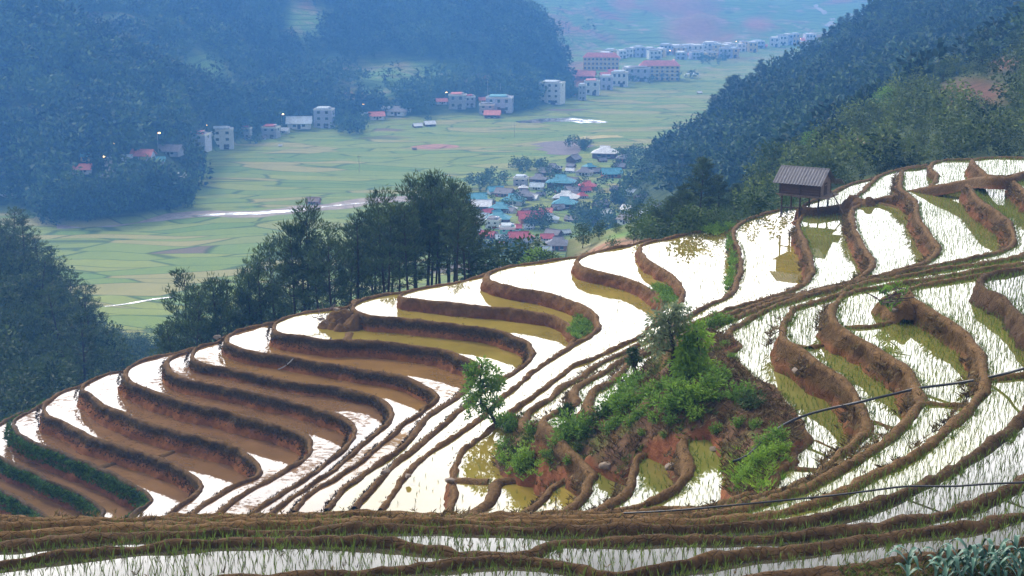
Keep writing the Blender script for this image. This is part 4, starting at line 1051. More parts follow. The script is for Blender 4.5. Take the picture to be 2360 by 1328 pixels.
# ------------------------------------------------------------------ single trees
PINES = [pine_parts(20 + i, s, 10.0, w) for i, (s, w) in enumerate([(.5, 1.0), (.58, .9), (.45, 1.1), (.54, 1.0), (.40, 1.0), (.34, 1.05), (.28, 1.0)])]
TOPX = [330, 360, 410, 480, 560, 620, 700, 780, 830, 880, 920, 960, 1000, 1050, 1085, 1110]
TOPY = [735, 690, 596, 606, 570, 520, 472, 478, 455, 440, 445, 408, 400, 415, 465, 520]
prng = np.random.default_rng(11)
spots = []
for x in np.r_[np.arange(352, 900, 31.0), np.arange(905, 1085, 24.0)]:
    spots.append((x + prng.normal(0, 5), prng.uniform(95, 104), prng.uniform(25, 90)))
for x in np.arange(345, 1085, 46.0):
    spots.append((x + prng.normal(0, 6), prng.uniform(106, 128), abs(prng.normal(0, 16))))
for x, dd in ((410, 0), (565, 0), (700, 0), (880, 0), (955, 0), (985, 0), (1010, 0), (1045, 2), (1066, 8), (1082, 20)):
    spots.append((x, prng.uniform(98, 106), dd))
spots.sort()
for i, (x, D, lower) in enumerate(spots):
    a = (x - 1180) / 3236
    g = ground(a * D, D)[0][0]
    top = at_dist(x, np.interp(x, TOPX, TOPY) + lower, D)[2] - CZ
    h = float(np.clip(top - g, 3.5, 13.5))
    k = prng.integers(0, 4) if x > 820 else (prng.integers(0, 7) if x > 560 else prng.integers(3, 7))
    s = h / 10.0
    w = s * np.interp(h, [3.5, 8, 13], [1.15, .95, .80])
    side = 'left' if x < 600 else 'middle' if x < 880 else 'right'
    t = tree('pine_tree', PINES[k], (a * D, D, g + CZ - .2),
             '%s dark pine from the left in the grove behind the terraces' % ordw(i), 'pines in the grove behind the terraces', 'pine tree', prng.random() * 6.28, (w, w, s))
# dark conifers on the skyline of the spur and behind the stilt hut
CON = [pine_parts(60 + i, .05, 10.0, 1.15, 74, 1.7) for i in range(2)]
sky_c = [(1690, 172, 225, 0), (1675, 180, 225, 1), (1703, 185, 222, 0), (1744, 138, 195, 1), (1753, 150, 195, 0), (1776, 142, 180, 1), (1806, 120, 160, 0), (1846, 108, 140, 1), (1858, 92, 130, 0), (1642, 218, 260, 1), (1660, 205, 255, 0), (1725, 168, 205, 1), (1925, 38, 85, 0), (1940, 30, 80, 1), (1958, 20, 70, 0), (1905, 60, 105, 1)]
for i, (x, yt, yb, k) in enumerate(sorted(sky_c)):
    D = float(np.interp(x, [1640, 1760, 1850, 2000], [468, 480, 490, 518]))
    a = (x - 1180) / 3236; g = ground(a * D, D)[0][0]
    h = float(np.clip(at_dist(x, yt, D)[2] - CZ - g, 5, 16)); s = h / 10
    tree('conifer_tree', CON[k], (a * D, D, g + CZ - .3), '%s conifer from the left along the skyline of the wooded right-hand spur' % ordw(i), 'conifers on the spur skyline', 'conifer tree', i * 1.3, (s * 1.1, s * 1.1, s))
near_c = [(1617, 362, 122, 0, 'tall dark cone-shaped conifer rising above the others left of the stilt hut', 1.25), (1572, 425, 118, 1, 'dark conifer just left of the tallest cone-shaped one', 1.3), (1548, 450, 112, 0, 'low dark conifer leftmost of the clump left of the hut', 1.5),
          (1664, 402, 124, 1, 'dark conifer just right of the tallest cone-shaped one', 1.3), (1700, 420, 126, 0, 'dull green conifer midway between the tallest cone-shaped one and the hut', 1.3), (1745, 405, 130, 1, 'dark conifer directly left of the stilt hut roof', 1.25), (1595, 440, 108, 0, 'short conifer in front of the tallest cone-shaped one', 1.5), (1520, 480, 106, 1, 'small conifer low on the bank at the far left of the clump by the hut', 1.4), (1640, 450, 108, 0, 'short conifer at the foot of the tallest one on its right side', 1.5)]
for x, yt, D, k, lab, w in near_c:
    a = (x - 1180) / 3236; g = ground(a * D, D)[0][0]
    h = float(np.clip(at_dist(x, yt, D)[2] - CZ - g, 1.5, 12)); s = h / 10
    tree('conifer_tree', CON[k], (a * D, D, g + CZ - .2), lab, None, 'conifer tree', x, (s * w, s * w, s))
BROAD = [broad_parts(80 + i, 5.0, 1.9, 900, 'leaf_dark', .34, .22) for i in range(3)]
BRIGHT = [broad_parts(90 + i, 5.0, 1.8, 900, 'leaf_mid', .32, .2) for i in range(2)]
near_b = [(1735, 458, 480, 108, 1, 'small rounded grey-green tree low in front of the conifers, left of the hut'), (1210, 556, 600, 108, 0, 'round-topped dark tree on the ridge in front of the village'), (1136, 565, 612, 106, 0, 'slim dark tree on the ridge right of the pine grove'), (1240, 572, 604, 102, 2, 'bright green bush on the ridge edge in front of the village'),
          (1120, 590, 622, 100, 1, 'small dark bush on the ridge right beside the pine grove'), (1262, 580, 602, 100, 1, 'low dark bush at the ridge edge right of the bright green one'), (1345, 515, 562, 130, 0, 'dark spreading tree left of three on the bank above the village'), (1385, 510, 556, 132, 0, 'dark spreading tree in the middle of three on the bank above the village'), (1425, 512, 545, 134, 1, 'dark spreading tree right of three on the bank above the village'), (1465, 520, 560, 112, 1, 'small dark tree on the brown stepped bank behind the ridge'), (1500, 515, 552, 108, 0, 'dark bush at the right end of the brown stepped bank'),
          (1780, 330, 400, 150, 1, 'yellow-green tree at the left edge of the scrubby hill above the hut'), (1870, 300, 345, 160, 2, 'light green tree on the scrubby hill skyline, first right of the hut roof'), (1950, 275, 310, 172, 0, 'dark round tree on the scrubby hill skyline'), (2005, 235, 290, 180, 1, 'dark tall tree on the scrubby hill skyline between two paler ones'), (2035, 200, 270, 184, 2, 'tall pale green tree on the scrubby hill skyline'), (2120, 185, 235, 190, 0, 'dark bushy tree high on the scrubby hill'), (2165, 140, 200, 196, 1, 'dark tree below the skyline near the upper right of the scrubby hill'), (2250, 98, 150, 208, 1, 'dark upright tree beside the bright green field on the upper right'), (2320, 70, 120, 214, 0, 'dark tree on the upper right skyline near the frame edge'), (1985, 330, 400, 140, 2, 'light green bushy tree in the lower middle of the scrubby hill'), (2075, 320, 385, 135, 1, 'dark bushy tree just above the back terraces, right of the hut'), (2180, 300, 365, 130, 0, 'dark bushy tree above the middle of the back terraces'), (2290, 310, 365, 128, 1, 'dark bushy tree above the right end of the back terraces')]
for i, (x, yt, yb, D, kind, lab) in enumerate(near_b):
    a = (x - 1180) / 3236; g = ground(a * D, D)[0][0]
    h = float(np.clip(at_dist(x, yt, D)[2] - CZ - g, 1.0, 7.5)); s = h / 5.0
    pr = BRIGHT[i % 2] if kind == 2 else BROAD[(i + kind) % 3]
    tree('broadleaf_tree', pr, (a * D, D, g + CZ - .15), lab, None, 'tree', i * 2.1, (s * 1.2, s * 1.2, s))
# trees of the left-hand hill that stand out against the fields
left_c = [(30, 500, 170), (70, 540, 168), (100, 570, 165), (130, 625, 160), (155, 650, 156), (176, 668, 152), (8, 480, 176), (55, 590, 150), (110, 660, 140), (150, 720, 132)]
for i, (x, yt, D) in enumerate(sorted(left_c)):
    a = (x - 1180) / 3236; g = ground(a * D, D)[0][0]
    h = float(np.clip(at_dist(x, yt, D)[2] - CZ - g, 4, 14)); s = h / 10
    tree('pine_tree', PINES[4 + i % 3], (a * D, D, g + CZ - .2), '%s dark pine from the left on the shaded hill at the left edge' % ordw(i), 'pines on the shaded left hill', 'pine tree', i, (s * 1.25, s * 1.25, s))

# ------------------------------------------------------------------ plants of the knoll
def bush_parts(seed, mat, r=.6, n=420, leaf=.17, h=.8):
    rng = np.random.default_rng(seed)
    mb = MB(); C, D, T = [], [], []
    for k in range(9):
        az = k * 2.4; ln = rng.uniform(.55, 1.0)
        e = np.array([math.cos(az) * r * ln * .8, math.sin(az) * r * ln * .8, h * rng.uniform(.45, 1.0)])
        mb.bar((0, 0, -.1), e, .014, 4, .005)
        m = n // 9
        s = rng.uniform(.25, 1.05, m)[:, None]
        d = sph(m, rng)
        C.append(e * s + d * .16 * r / .6); D.append(unit(d + (0, 0, -.05) + e / np.linalg.norm(e) * .3))
        T.append(np.clip(rng.uniform(.2, .7) + rng.normal(0, .18, m), 0, 1))
    C, D, T = np.vstack(C), np.vstack(D), np.concatenate(T)
    V = leaves(C, D, leaf * rng.uniform(.7, 1.4, len(C)), leaf * .42, rng)
    return mb.mesh('stem', M['bark']), mkmesh('foliage', V, quadF(len(C)), M[mat], {'tint': rep4(T)})
BUSH = [bush_parts(100 + i, 'leaf_mid') for i in range(3)] + [bush_parts(110 + i, 'leaf_bright', .55, 420, .15) for i in range(2)] + [bush_parts(120, 'leaf_dark', .6, 420, .16)]
bushes = [(1175,1000,1.0),(1160,1040,1.0),(1165,1070,1.1),(1200,1085,1.3),(1215,1065,1.2),(1185,1050,.9),(1240,1025,.8),(1275,1010,1.2),(1300,1005,1.4),(1325,1000,1.5),(1345,1010,1.3),(1360,990,1.1),(1380,975,1.1),(1290,1035,1.1),(1260,1055,.8),
          (1395,960,1.2),(1415,945,1.3),(1435,930,1.4),(1450,910,1.4),(1440,955,1.5),(1460,940,1.3),(1470,890,1.2),(1425,985,1.2),(1455,985,1.1),(1405,1005,1.0),(1480,965,1.0),
          (1510,940,1.3),(1540,950,1.4),(1565,935,1.5),(1585,945,1.3),(1600,915,1.4),(1560,905,1.3),(1525,905,1.2),(1495,920,1.1),(1620,925,1.2),(1510,975,1.1),(1545,980,.9),(1600,965,1.0),(1640,900,1.2),(1660,880,1.1),(1650,925,.9),(1700,925,1.3),(1730,945,1.2),(1720,915,.9),
          (1580,880,1.3),(1610,870,1.2),(1635,860,1.0),(1560,870,1.1),(1650,1000,.7),(1700,985,.6),(1740,990,.6),(1760,1030,.9),(1790,1020,1.0),(1800,1045,.8),(1740,1075,.9),(1760,1060,1.0),(1775,1050,.7),(1720,1100,.8),(1705,1115,.7),(1480,1005,.5),(1530,1010,.5),(1335,1040,.7),(1310,1070,.6),(1225,1000,.9),(1195,985,.8),
          (1640,755,.9),(1660,750,1.0),(1620,760,.9),(1680,745,.7),(1690,830,.6),(1670,800,.6)]
brng = np.random.default_rng(9)
for i, (x, y, s) in enumerate(sorted(bushes)):
    p = on_knoll(x, y)
    k = 3 + i % 2 if 1130 < x < 1260 and y > 1050 or (x > 1690 and y > 1040) or 1590 < x < 1640 else (5 if brng.random() < .18 else i % 3)
    col = 'bright yellow-green' if k in (3, 4) else 'dark green' if k == 5 else 'fresh green'
    s = s * .58
    t = thing('bush', '%s bush, %s from the left on the overgrown earth knoll' % (col, ordw(i)), 'bush', p, i * 1.7, 'bushes on the earth knoll', (s * brng.uniform(.9, 1.2), s * brng.uniform(.9, 1.2), s * brng.uniform(.75, 1.1)))
    obj('stem', BUSH[k][0], t); obj('foliage', BUSH[k][1], t)
def limb_tree(name, label, base, pts, lobes, mat, leaf, n, r0, seed, droop=0.0):
    """a small tree whose trunk follows pts (metres from the base) with leaf clumps at given places"""
    rng = np.random.default_rng(seed)
    t = thing(name, label, 'tree', base)
    mb = MB()
    pts = [np.array(p, float) for p in pts]
    for i in range(len(pts) - 1): mb.bar(pts[i], pts[i + 1], r0 * (1 - .8 * i / len(pts)), 7, r0 * (1 - .8 * (i + 1) / len(pts)))
    C, D, T = [], [], []
    tot = sum(l[3] ** 2 for l in lobes)
    for (x, y, z, r) in lobes:
        c = np.array([x, y, z], float)
        q = min(pts, key=lambda p: np.linalg.norm(p - c * (1, 1, .85)))
        mb.bar(q, c, r0 * .35, 5, r0 * .1)
        m = int(n * r * r / tot)
        d = sph(m, rng)
        C.append(c + d * r * rng.uniform(.15, 1.1, m)[:, None] ** .7 * (1, 1, .8)); D.append(unit(d * .8 + sph(m, rng) * .7 + (0, 0, -droop)))
        T.append(np.clip(rng.uniform(.2, .75) + rng.normal(0, .17, m), 0, 1))
    C, D, T = np.vstack(C), np.vstack(D), np.concatenate(T)
    obj('trunk', mb.mesh('trunk', M['bark']), t)
    V = leaves(C, D, leaf * rng.uniform(.7, 1.4, len(C)), leaf * .4, rng)
    obj('crown', mkmesh('crown', V, quadF(len(C)), M[mat], {'tint': rep4(T)}), t)
    return t
U = 1 / 62.0      # metres per photo pixel at the knoll's distance
def at_base(bx, by, L): return [((x - bx) * U, dy, (by - y) * U * 1.03) if len(r) == 0 else ((x - bx) * U, dy, (by - y) * U * 1.03, r[0] * U) for x, y, dy, *r in L]
bx, by = 1152, 992
limb_tree('leafy_tree', 'slender leafy green tree leaning at the left tip of the knoll over the thin dikes', on_knoll(bx, by),
          at_base(bx, by, [(1152, 992, 0), (1132, 955, 0), (1108, 925, 0), (1104, 890, .1), (1108, 850, .1), (1110, 825, 0)]),
          at_base(bx, by, [(1108, 838, 0, 24), (1080, 848, .1, 15), (1135, 855, -.1, 22), (1100, 868, .2, 26), (1145, 880, 0, 20), (1090, 890, -.2, 24), (1125, 890, .2, 24), (1078, 915, 0, 14), (1085, 940, .1, 14), (1105, 925, -.1, 17), (1130, 930, 0, 20), (1145, 925, .1, 14), (1120, 950, 0, 15), (1165, 972, 0, 24), (1150, 975, .2, 18), (1185, 965, 0, 14), (1178, 985, .2, 15), (1075, 955, 0, 8)]),
          'leaf_mid', .17, 2600, .075, 51)
bx, by = 1552, 880
limb_tree('feathery_tree', 'grey-green feathery tree with a pale top and dark trunk on the knoll crest', on_knoll(bx, by),
          at_base(bx, by, [(1552, 880, 0), (1548, 850, 0), (1552, 820, 0), (1545, 790, 0), (1540, 760, 0)]),
          at_base(bx, by, [(1540, 742, 0, 26), (1565, 742, .1, 20), (1520, 755, 0, 22), (1545, 768, .1, 26), (1515, 780, -.1, 20), (1535, 795, .1, 22), (1505, 800, 0, 16), (1562, 765, 0, 18), (1520, 815, 0, 14), (1555, 735, 0, 18), (1482, 790, 0, 7)]),
          'leaf_grey', .16, 1500, .12, 52, .5)
for i, (bx, by, lab, L) in enumerate([
    (1612, 862, 'bright yellow-green bamboo-like sapling on the knoll crest, right of the feathery tree', [(1600, 775, 0, 20), (1615, 795, .1, 20), (1590, 800, 0, 18), (1605, 820, 0, 18), (1620, 838, 0, 14), (1580, 780, 0, 12)]),
    (1586, 872, 'bright green sapling with a dark stem between the feathery tree and the bamboo-like one', [(1578, 820, 0, 18), (1590, 838, 0, 16), (1570, 845, 0, 16), (1585, 805, 0, 13)])]):
    limb_tree('green_sapling', lab, on_knoll(bx, by), at_base(bx, by, [(bx, by, 0), (bx - 2, by - 30, 0), (bx - 4, by - 60, 0), (bx - 8, by - 85, 0)]), at_base(bx, by, L), 'leaf_bright', .19, 750, .05, 53 + i, .3)
bx, by = 1466, 882
limb_tree('pollard_tree', 'thin dark pollarded trunk with a small leaf tuft against the white water', on_knoll(bx, by), at_base(bx, by, [(1466, 872, 0), (1462, 850, 0), (1456, 832, 0), (1455, 818, 0)]), at_base(bx, by, [(1456, 815, 0, 9), (1460, 828, 0, 6), (1470, 830, 0, 5), (1454, 835, 0, 7), (1462, 845, .1, 5)]), 'leaf_dark', .16, 300, .09, 56)
bx, by = 1318, 985
limb_tree('small_tree', 'small dark tree beside the small white pond left of the knoll crest', on_knoll(bx, by), at_base(bx, by, [(1318, 985, 0), (1312, 968, 0), (1306, 950, 0)]), at_base(bx, by, [(1303, 946, 0, 11), (1312, 955, 0, 11), (1300, 957, 0, 8), (1310, 942, 0, 8)]), 'leaf_dark', .16, 420, .05, 57)
for i, (bx, by, y1, lab) in enumerate([(1437, 892, 868, 'short bare dead stump, left of two at the water edge of the knoll'), (1449, 882, 866, 'short bare dead stump, right of two at the water edge of the knoll')]):
    mb = MB(); h = (by - y1) * U
    mb.bar((0, 0, -.15), (-.05, 0, h * .6), .07, 7, .06); mb.bar((-.05, 0, h * .6), (-.12, .02, h), .045, 6, .02); mb.bar((-.05, 0, h * .6), (.06, 0, h * .95), .04, 6, .02); mb.bar((-.03, 0, h * .4), (.1, -.03, h * .7), .03, 5, .015)
    tag(obj('tree_stump', mb.mesh('tree_stump', M['wood']), None, on_knoll(bx, by)), lab, 'stump')

# ------------------------------------------------------------------ grass, rice and weeds
def blades(P, H, W, lean, rng, nb):
    n = len(P)
    P = np.repeat(P, nb, 0); H = np.repeat(H, nb) * rng.uniform(.6, 1.15, n * nb)
    az = rng.random(n * nb) * 6.283
    d = np.stack([np.cos(az), np.sin(az), 0 * az], -1)
    s = np.stack([-np.sin(az), np.cos(az), 0 * az], -1)
    ln = (lean * rng.uniform(.3, 1.4, n * nb) * H)[:, None]
    up = np.array([0, 0, 1.0])
    w = np.broadcast_to(W, (n * nb,))[:, None] if np.isscalar(W) else np.repeat(W, nb)[:, None]
    b = P + d * .012
    V = np.stack([b - s * w, b + s * w, b + up * (H * .6)[:, None] + d * ln * .35 + s * w * .7, b + up * H[:, None] + d * ln], 1)
    return V.reshape(-1, 3)
def grassmesh(name, P, H, W, lean, nb, mat, rng, tm=.5, tv=.22):
    V = blades(P, H, W, lean, rng, nb)
    n = len(V) // 4
    t = np.clip(np.repeat(rng.normal(tm, tv, len(P)), nb) + rng.normal(0, .1, n), 0, 1)
    return struct(obj(name, mkmesh(name, V, quadF(n), M[mat], {'tint': rep4(t)})), 'stuff')
grng = np.random.default_rng(21)
NEXT = dict(C13=['C14'], C15=['C16'], C16=['C17', 'T1'], T1=['C17'], C17=['C18'], C18=['C19', 'T4'], T4=['T5'], T5=[], C19=['C20'], C20=['D2'], D2=['D3'], D3=['D4'], D4=['L5'], L5=['L6'], L6=['L7'], C14=['C15'], C12=['C13'], C11=['C12'], C10=['C11'], C9=['C10'])
def in_view(P, m=30):
    px, py = to_px(P)
    return (px > -m) & (px < 2360 + m * 9) & (py < 1328 + m * 2)
def rice(k, sx, sy, keep=1.0, hh=.25):
    poly = POLY[k]; z = Z[k] + CZ - WZ
    lo, hi = np.maximum(poly.min(0), (-32, 17)), np.minimum(poly.max(0), (45, 98))
    G = np.stack(np.meshgrid(np.arange(lo[0], hi[0], sx), np.arange(lo[1], hi[1], sy)), -1).reshape(-1, 2)
    G = G + grng.normal(0, .03, G.shape) + np.stack([.25 * np.sin(G[:, 1] * .5 + Z[k]), .2 * np.sin(G[:, 0] * .4)], -1)
    P = np.c_[G, np.full(len(G), z)]
    G2 = in_view(P); P, G = P[G2], G[G2]
    m = inside(poly, G)
    for u in NEXT[k]: m &= ~inside(POLY[u], G)
    P, G = P[m], G[m]
    if keep < 1: 
        q = fbm(P, 6, 2, 61)
        P = P[grng.random(len(P)) < keep * np.clip(1.0 + .5 * q, .45, 1.3)]
    px, py = to_px(P)
    H = hh * np.clip(.9 + .25 * fbm(P, 3, 2, 66), .6, 1.3)
    return P, H
PR, HR = [], []
for k, sx, sy, kp, hh in (('C15', .2, .3, .3, .15), ('C16', .22, .3, .55, .18), ('T1', .22, .28, .8, .18), ('T4', .2, .26, .8, .18), ('T5', .2, .26, .8, .18), ('C17', .22, .28, .65, .18), ('C18', .2, .26, .85, .2), ('C19', .17, .22, .9, .2), ('C20', .155, .21, .92, .2), ('D2', .155, .2, .95, .2), ('D3', .155, .2, .95, .2), ('D4', .155, .19, .95, .2),
                    ('L5', .18, .19, .95, .22), ('L6', .18, .19, .95, .22), ('C14', .3, .3, .25, .18), ('C12', .3, .3, .12, .16)):
    p, h = rice(k, sx, sy, kp, hh); PR.append(p); HR.append(h)
PR, HR = np.vstack(PR), np.concatenate(HR)
# none where the knoll rises
kk = inside(OUTP[:, :2], PR[:, :2]); PR, HR = PR[~kk], HR[~kk]
dist = PR[:, 1]
grassmesh('rice_seedlings', PR, HR, np.where(dist < 34, .005, .0065), .26, 4, 'rice', grng, .45, .2)
print('rice tufts', len(PR))
# grass along the water's edge and weeds on the banks
def along(k, off0, off1, z0, z1, dens, lo=0, hi=1e9):
    C = PATH[k]
    T = np.gradient(C, axis=0); T /= np.linalg.norm(T, axis=1)[:, None] + 1e-9
    Nn = np.c_[T[:, 1], -T[:, 0]]
    L = len(C) * np.linalg.norm(C[1] - C[0])
    i = grng.integers(0, len(C), int(L * dens))
    u = grng.random(len(i))
    P = np.c_[C[i] + Nn[i] * (off0 + (off1 - off0) * u)[:, None] + grng.normal(0, .04, (len(i), 2)), Z[k] + CZ + z0 + (z1 - z0) * u]
    return P[in_view(P)]
E = np.vstack([along(k, -.30, -.22, -.17, -.15, 9) for k in ('C15', 'C16', 'C17', 'C18', 'C19', 'C20', 'D2', 'D3', 'D4', 'L5', 'L6')])
grassmesh('edge_grass', E, np.full(len(E), .13), .007, .5, 5, 'rice', grng, .5, .25)
E = np.vstack([along(k, .26, .26 + .3 * RISE[k] * .6, -.2, -.85 * RISE[k] * .7, 34) for k in ('C3', 'C4', 'C5', 'C6', 'C7', 'C8', 'C9', 'C10')])
grassmesh('bank_moss', E, np.full(len(E), .10), .02, 1.0, 4, 'moss', grng, .5, .3)
E = np.vstack([along(k, .26, .26 + .3 * RISE[k] * .7, -.15, -.8 * RISE[k] * .8, 70) for k in ('C0', 'C1', 'C2')])
grassmesh('bank_grass', E, np.full(len(E), .16), .022, 1.1, 4, 'leaf_dark2', grng, .5, .3)
E = np.vstack([along(k, .22, .30 + .38 * RISE[k] * .5, -.12, -.85 * RISE[k] * .7, 16) for k in ('C15', 'C16', 'C17', 'C18', 'C19', 'C20', 'D2', 'D3')])
q = fbm(E, 1.2, 2, 71) > .0
grassmesh('dry_weeds', E[q], np.full(q.sum(), .16), .016, 1.2, 5, 'dry', grng, .45, .3)
E = np.vstack([along(k, -.1, .2, 0, -.05, 1.6) for k in ORDER if k not in ('C0', 'C1', 'C2')])
grassmesh('crest_weeds', E, np.full(len(E), .10), .009, .9, 4, 'dry', grng, .4, .3)
# ground cover on the knoll
G = grng.uniform(OUTP[:, :2].min(0), OUTP[:, :2].max(0), (11000, 2)); G = G[inside(OUTP[:, :2], G)]
P = np.c_[G, knoll(G)]
q = fbm(P, 1.1, 3, 81)
grassmesh('ground_cover', P[(q > .1) & (to_px(P)[0] < 1660)], np.full(((q > .1) & (to_px(P)[0] < 1660)).sum(), .15), .018, 1.1, 5, 'grass', grng, .38, .25)
grassmesh('dead_grass', P[(q <= .1) | (to_px(P)[0] > 1660)], np.full(((q <= .1) | (to_px(P)[0] > 1660)).sum(), .16), .014, 1.2, 4, 'dry', grng, .35, .3)
S = np.vstack([grng.normal((1727, 1095), (28, 22), (260, 2)), grng.normal((1785, 1045), (18, 16), (120, 2)), grng.normal((1205, 1075), (25, 14), (120, 2))])
P = np.array([on_knoll(x, y) for x, y in S])
grassmesh('bright_grass', P, np.full(len(P), .17), .010, .9, 7, 'leaf_bright', grng, .5, .25)
# weeds spilling over the ridge edge left of the hut, and on the bank crests
def tuftspx(pts, z, n, sd, rng): 
    c = np.array(pts, float)[rng.integers(0, len(pts), n)] + rng.normal(0, 1, (n, 2)) * sd
    return on_plane(c[:, 0], c[:, 1], np.full(n, z))
P = np.vstack([tuftspx([(1630, 532), (1655, 525), (1680, 522), (1670, 530), (1645, 535)], Z['C14'], 240, (12, 3), grng), tuftspx([(1687, 610), (1689, 590), (1685, 635), (1680, 655), (1683, 560)], Z['C15'] - .25, 160, (5, 9), grng),
               tuftspx([(1520, 668), (1545, 672), (1555, 690), (1535, 690)], Z['C13'] - .1, 200, (10, 7), grng), tuftspx([(2045, 680), (2060, 672), (2075, 690), (2040, 700), (2058, 712)], Z['D3'] + .02, 26, (11, 8), grng), tuftspx([(1330, 750), (1345, 735), (1352, 755), (1332, 765)], Z['C11'], 200, (10, 8), grng)])
grassmesh('weeds', P, np.full(len(P), .24), .015, .9, 8, 'leaf_mid', grng, .55, .3)
# ------------------------------------------------------------------ the stilt hut
def corrugated(L, slope, n, amp, mat, name, th=.02):
    """a corrugated sheet L long (x), running down the slope (local y from 0 to slope)"""
    xs = np.linspace(-L / 2, L / 2, n); zs = amp * np.sin(np.arange(n) * math.pi / 2)
    ys = np.array([0, slope * .48, slope * .49, slope]); lift = np.array([.03, .012, .03, 0])
    V = [(x, y, z + l) for y, l in zip(ys, lift) for x, z in zip(xs, zs)] + [(x, y, z + l - th) for y, l in zip(ys, lift) for x, z in zip(xs, zs)]
    F = []
    for b, fl in ((0, 1), (4 * n, -1)):
        for r in range(3):
            for i in range(n - 1):
                f = (b + r * n + i, b + r * n + i + 1, b + (r + 1) * n + i + 1, b + (r + 1) * n + i)
                F.append(f if fl > 0 else f[::-1])
    for r in (0, 3):
        for i in range(n - 1): F.append((r * n + i, 4 * n + r * n + i, 4 * n + r * n + i + 1, r * n + i + 1))
    return V, F
def stilt_hut():
    base = on_plane(1853, 485, -15.62)
    rz = -R(31)
    base = base + (0, 0, .10)
    h = thing('stilt_hut', 'small weathered wooden granary on stilts with a grey corrugated roof on the terrace edge', 'hut', base, rz)
    L, W, z0, z1, zr = 2.62, 1.85, .95, 1.80, 2.55
    roofm, nt, b = newmat('fibre_cement')
    p = nt.nodes.new("ShaderNodeTexCoord").outputs["Object"]
    n = noise(nt, 3.0, 5, .7, mapped(nt, p, (6, .6, 1)))
    nt.links.new(mixc(nt, ramp(nt, n, .3, .7), (.10, .10, .12), (.27, .265, .29)), b.inputs["Base Color"]); b.inputs["Roughness"].default_value = .8
    plank, nt, b = newmat('hut_planks')
    p = nt.nodes.new("ShaderNodeTexCoord").outputs["Object"]
    n = noise(nt, 4.0, 5, .7, mapped(nt, p, (.8, .8, 9)))
    nt.links.new(mixc(nt, ramp(nt, n, .3, .7), (.045, .024, .017), (.15, .085, .06)), b.inputs["Base Color"]); b.inputs["Roughness"].default_value = .85
    # two long walls of horizontal planks, gable ends of upright boards
    mb = MB()
    for s in (-1, 1):
        for i in range(5):
            a, c = z0 + .06 + i * (z1 - z0 - .06) / 5, z0 + .06 + (i + 1) * (z1 - z0 - .06) / 5 - .012
            mb.box(-L / 2, L / 2, s * W / 2 - .02 + (i % 2) * .006, s * W / 2 + .02 + (i % 2) * .006, a, c)
    obj('wall', mb.mesh('wall', plank), h)
    for s in (-1, 1):
        mb = MB(); nb = 9
        for i in range(nb):
            a = -W / 2 + i * W / nb; c = a + W / nb - .01
            zt = z1 + (zr - z1) * (1 - abs((a + c) / 2) / (W / 2)) - .05
            if s == 1 and 3 <= i <= 5: continue
            mb.box(s * L / 2 - .02 + .005 * (i % 2), s * L / 2 + .02 + .005 * (i % 2), a, c, z0 + .06, zt)
        if s == 1:
            a, c = -W / 2 + 3 * W / nb, -W / 2 + 6 * W / nb
            mb.box(L / 2 - .02, L / 2 + .02, a, c, z1 - .02, z1 + .45)
        obj('gable_wall', mb.mesh('gable_wall', M['wood_grey'] if s == 1 else plank), h)
    mb = MB(); a, c = -W / 2 + 3 * W / 9 + .01, -W / 2 + 6 * W / 9 - .02
    mb.box(L / 2 - .012, L / 2 + .03, a, (a + c) / 2 - .01, z0 + .08, z1 - .04); mb.box(L / 2 - .012, L / 2 + .034, (a + c) / 2, c, z0 + .08, z1 - .04)
    d = obj('door', mb.mesh('door', M['wood']), h)
    mb = MB(); mb.box(L / 2 + .036, L / 2 + .05, a + .05, c - .05, z1 - .2, z1 - .15); obj('door_bar', mb.mesh('door_bar', M['wood_grey']), d)
    mb = MB()
    for x in (-L / 2, 0, L / 2):
        for s in (-1, 1): mb.box(x - .035, x + .035, s * (W / 2 + .028) - .035, s * (W / 2 + .028) + .035, z0, z1)
    obj('frame_posts', mb.mesh('frame_posts', M['wood']), h)
    mb = MB(); mb.box(-L / 2 - .1, L / 2 + .55, -W / 2 - .12, W / 2 + .12, z0 - .03, z0 + .04)
    for x in (-L / 2 + .1, 0, L / 2 - .1): mb.bar((x, -W / 2 - .25, z0 - .08), (x, W / 2 + .2, z0 - .08), .05)
    mb.bar((-L / 2 - .2, -W / 2 - .14, z0 + .05), (L / 2 + .2, -W / 2 - .18, z0 + .03), .035)
    mb.bar((-L / 2 + .9, -W / 2 - .26, z0 - .02), (L / 2 + .75, -W / 2 - .2, z0 - .01), .03)
    obj('platform', mb.mesh('platform', M['wood_grey']), h)
    for x in (-L / 2 + .12, 0, L / 2 - .1):
        for s in (-1, 1):
            mb = MB(); mb.bar((x, s * (W / 2 - .05), -.5 if s < 0 else -.3), (x + .02, s * (W / 2 - .04), z0 - .05), .065, 8, .055)
            obj('stilt', mb.mesh('stilt', M['wood']), h)
    mb = MB(); mb.bar((-L / 2 + .1, -W / 2 + .05, .12), (0, -W / 2 + .05, .18), .04); mb.bar((0, -W / 2 + .05, .15), (0, W / 2, .15), .035)
    obj('brace', mb.mesh('brace', M['wood']), h)
    ov, sl = .38, math.hypot(W / 2 + .42, (zr - z1) * 1.25)
    ang = math.atan2((zr - z1) * 1.12, W / 2 + .42)
    for s in (-1, 1):
        V, F = corrugated(L + .55, sl, 64 + 1, .025, roofm, 'roof')
        P = []
        for x, y, z in V:
            yy = y * math.cos(ang) + z * math.sin(ang); zz = zr + .06 - y * math.sin(ang) + z * math.cos(ang)
            P.append((x - .05, s * yy, zz))
        o = obj('roof', mkmesh('roof', P, F if s < 0 else [f[::-1] for f in F], roofm), h)
    mb = MB()
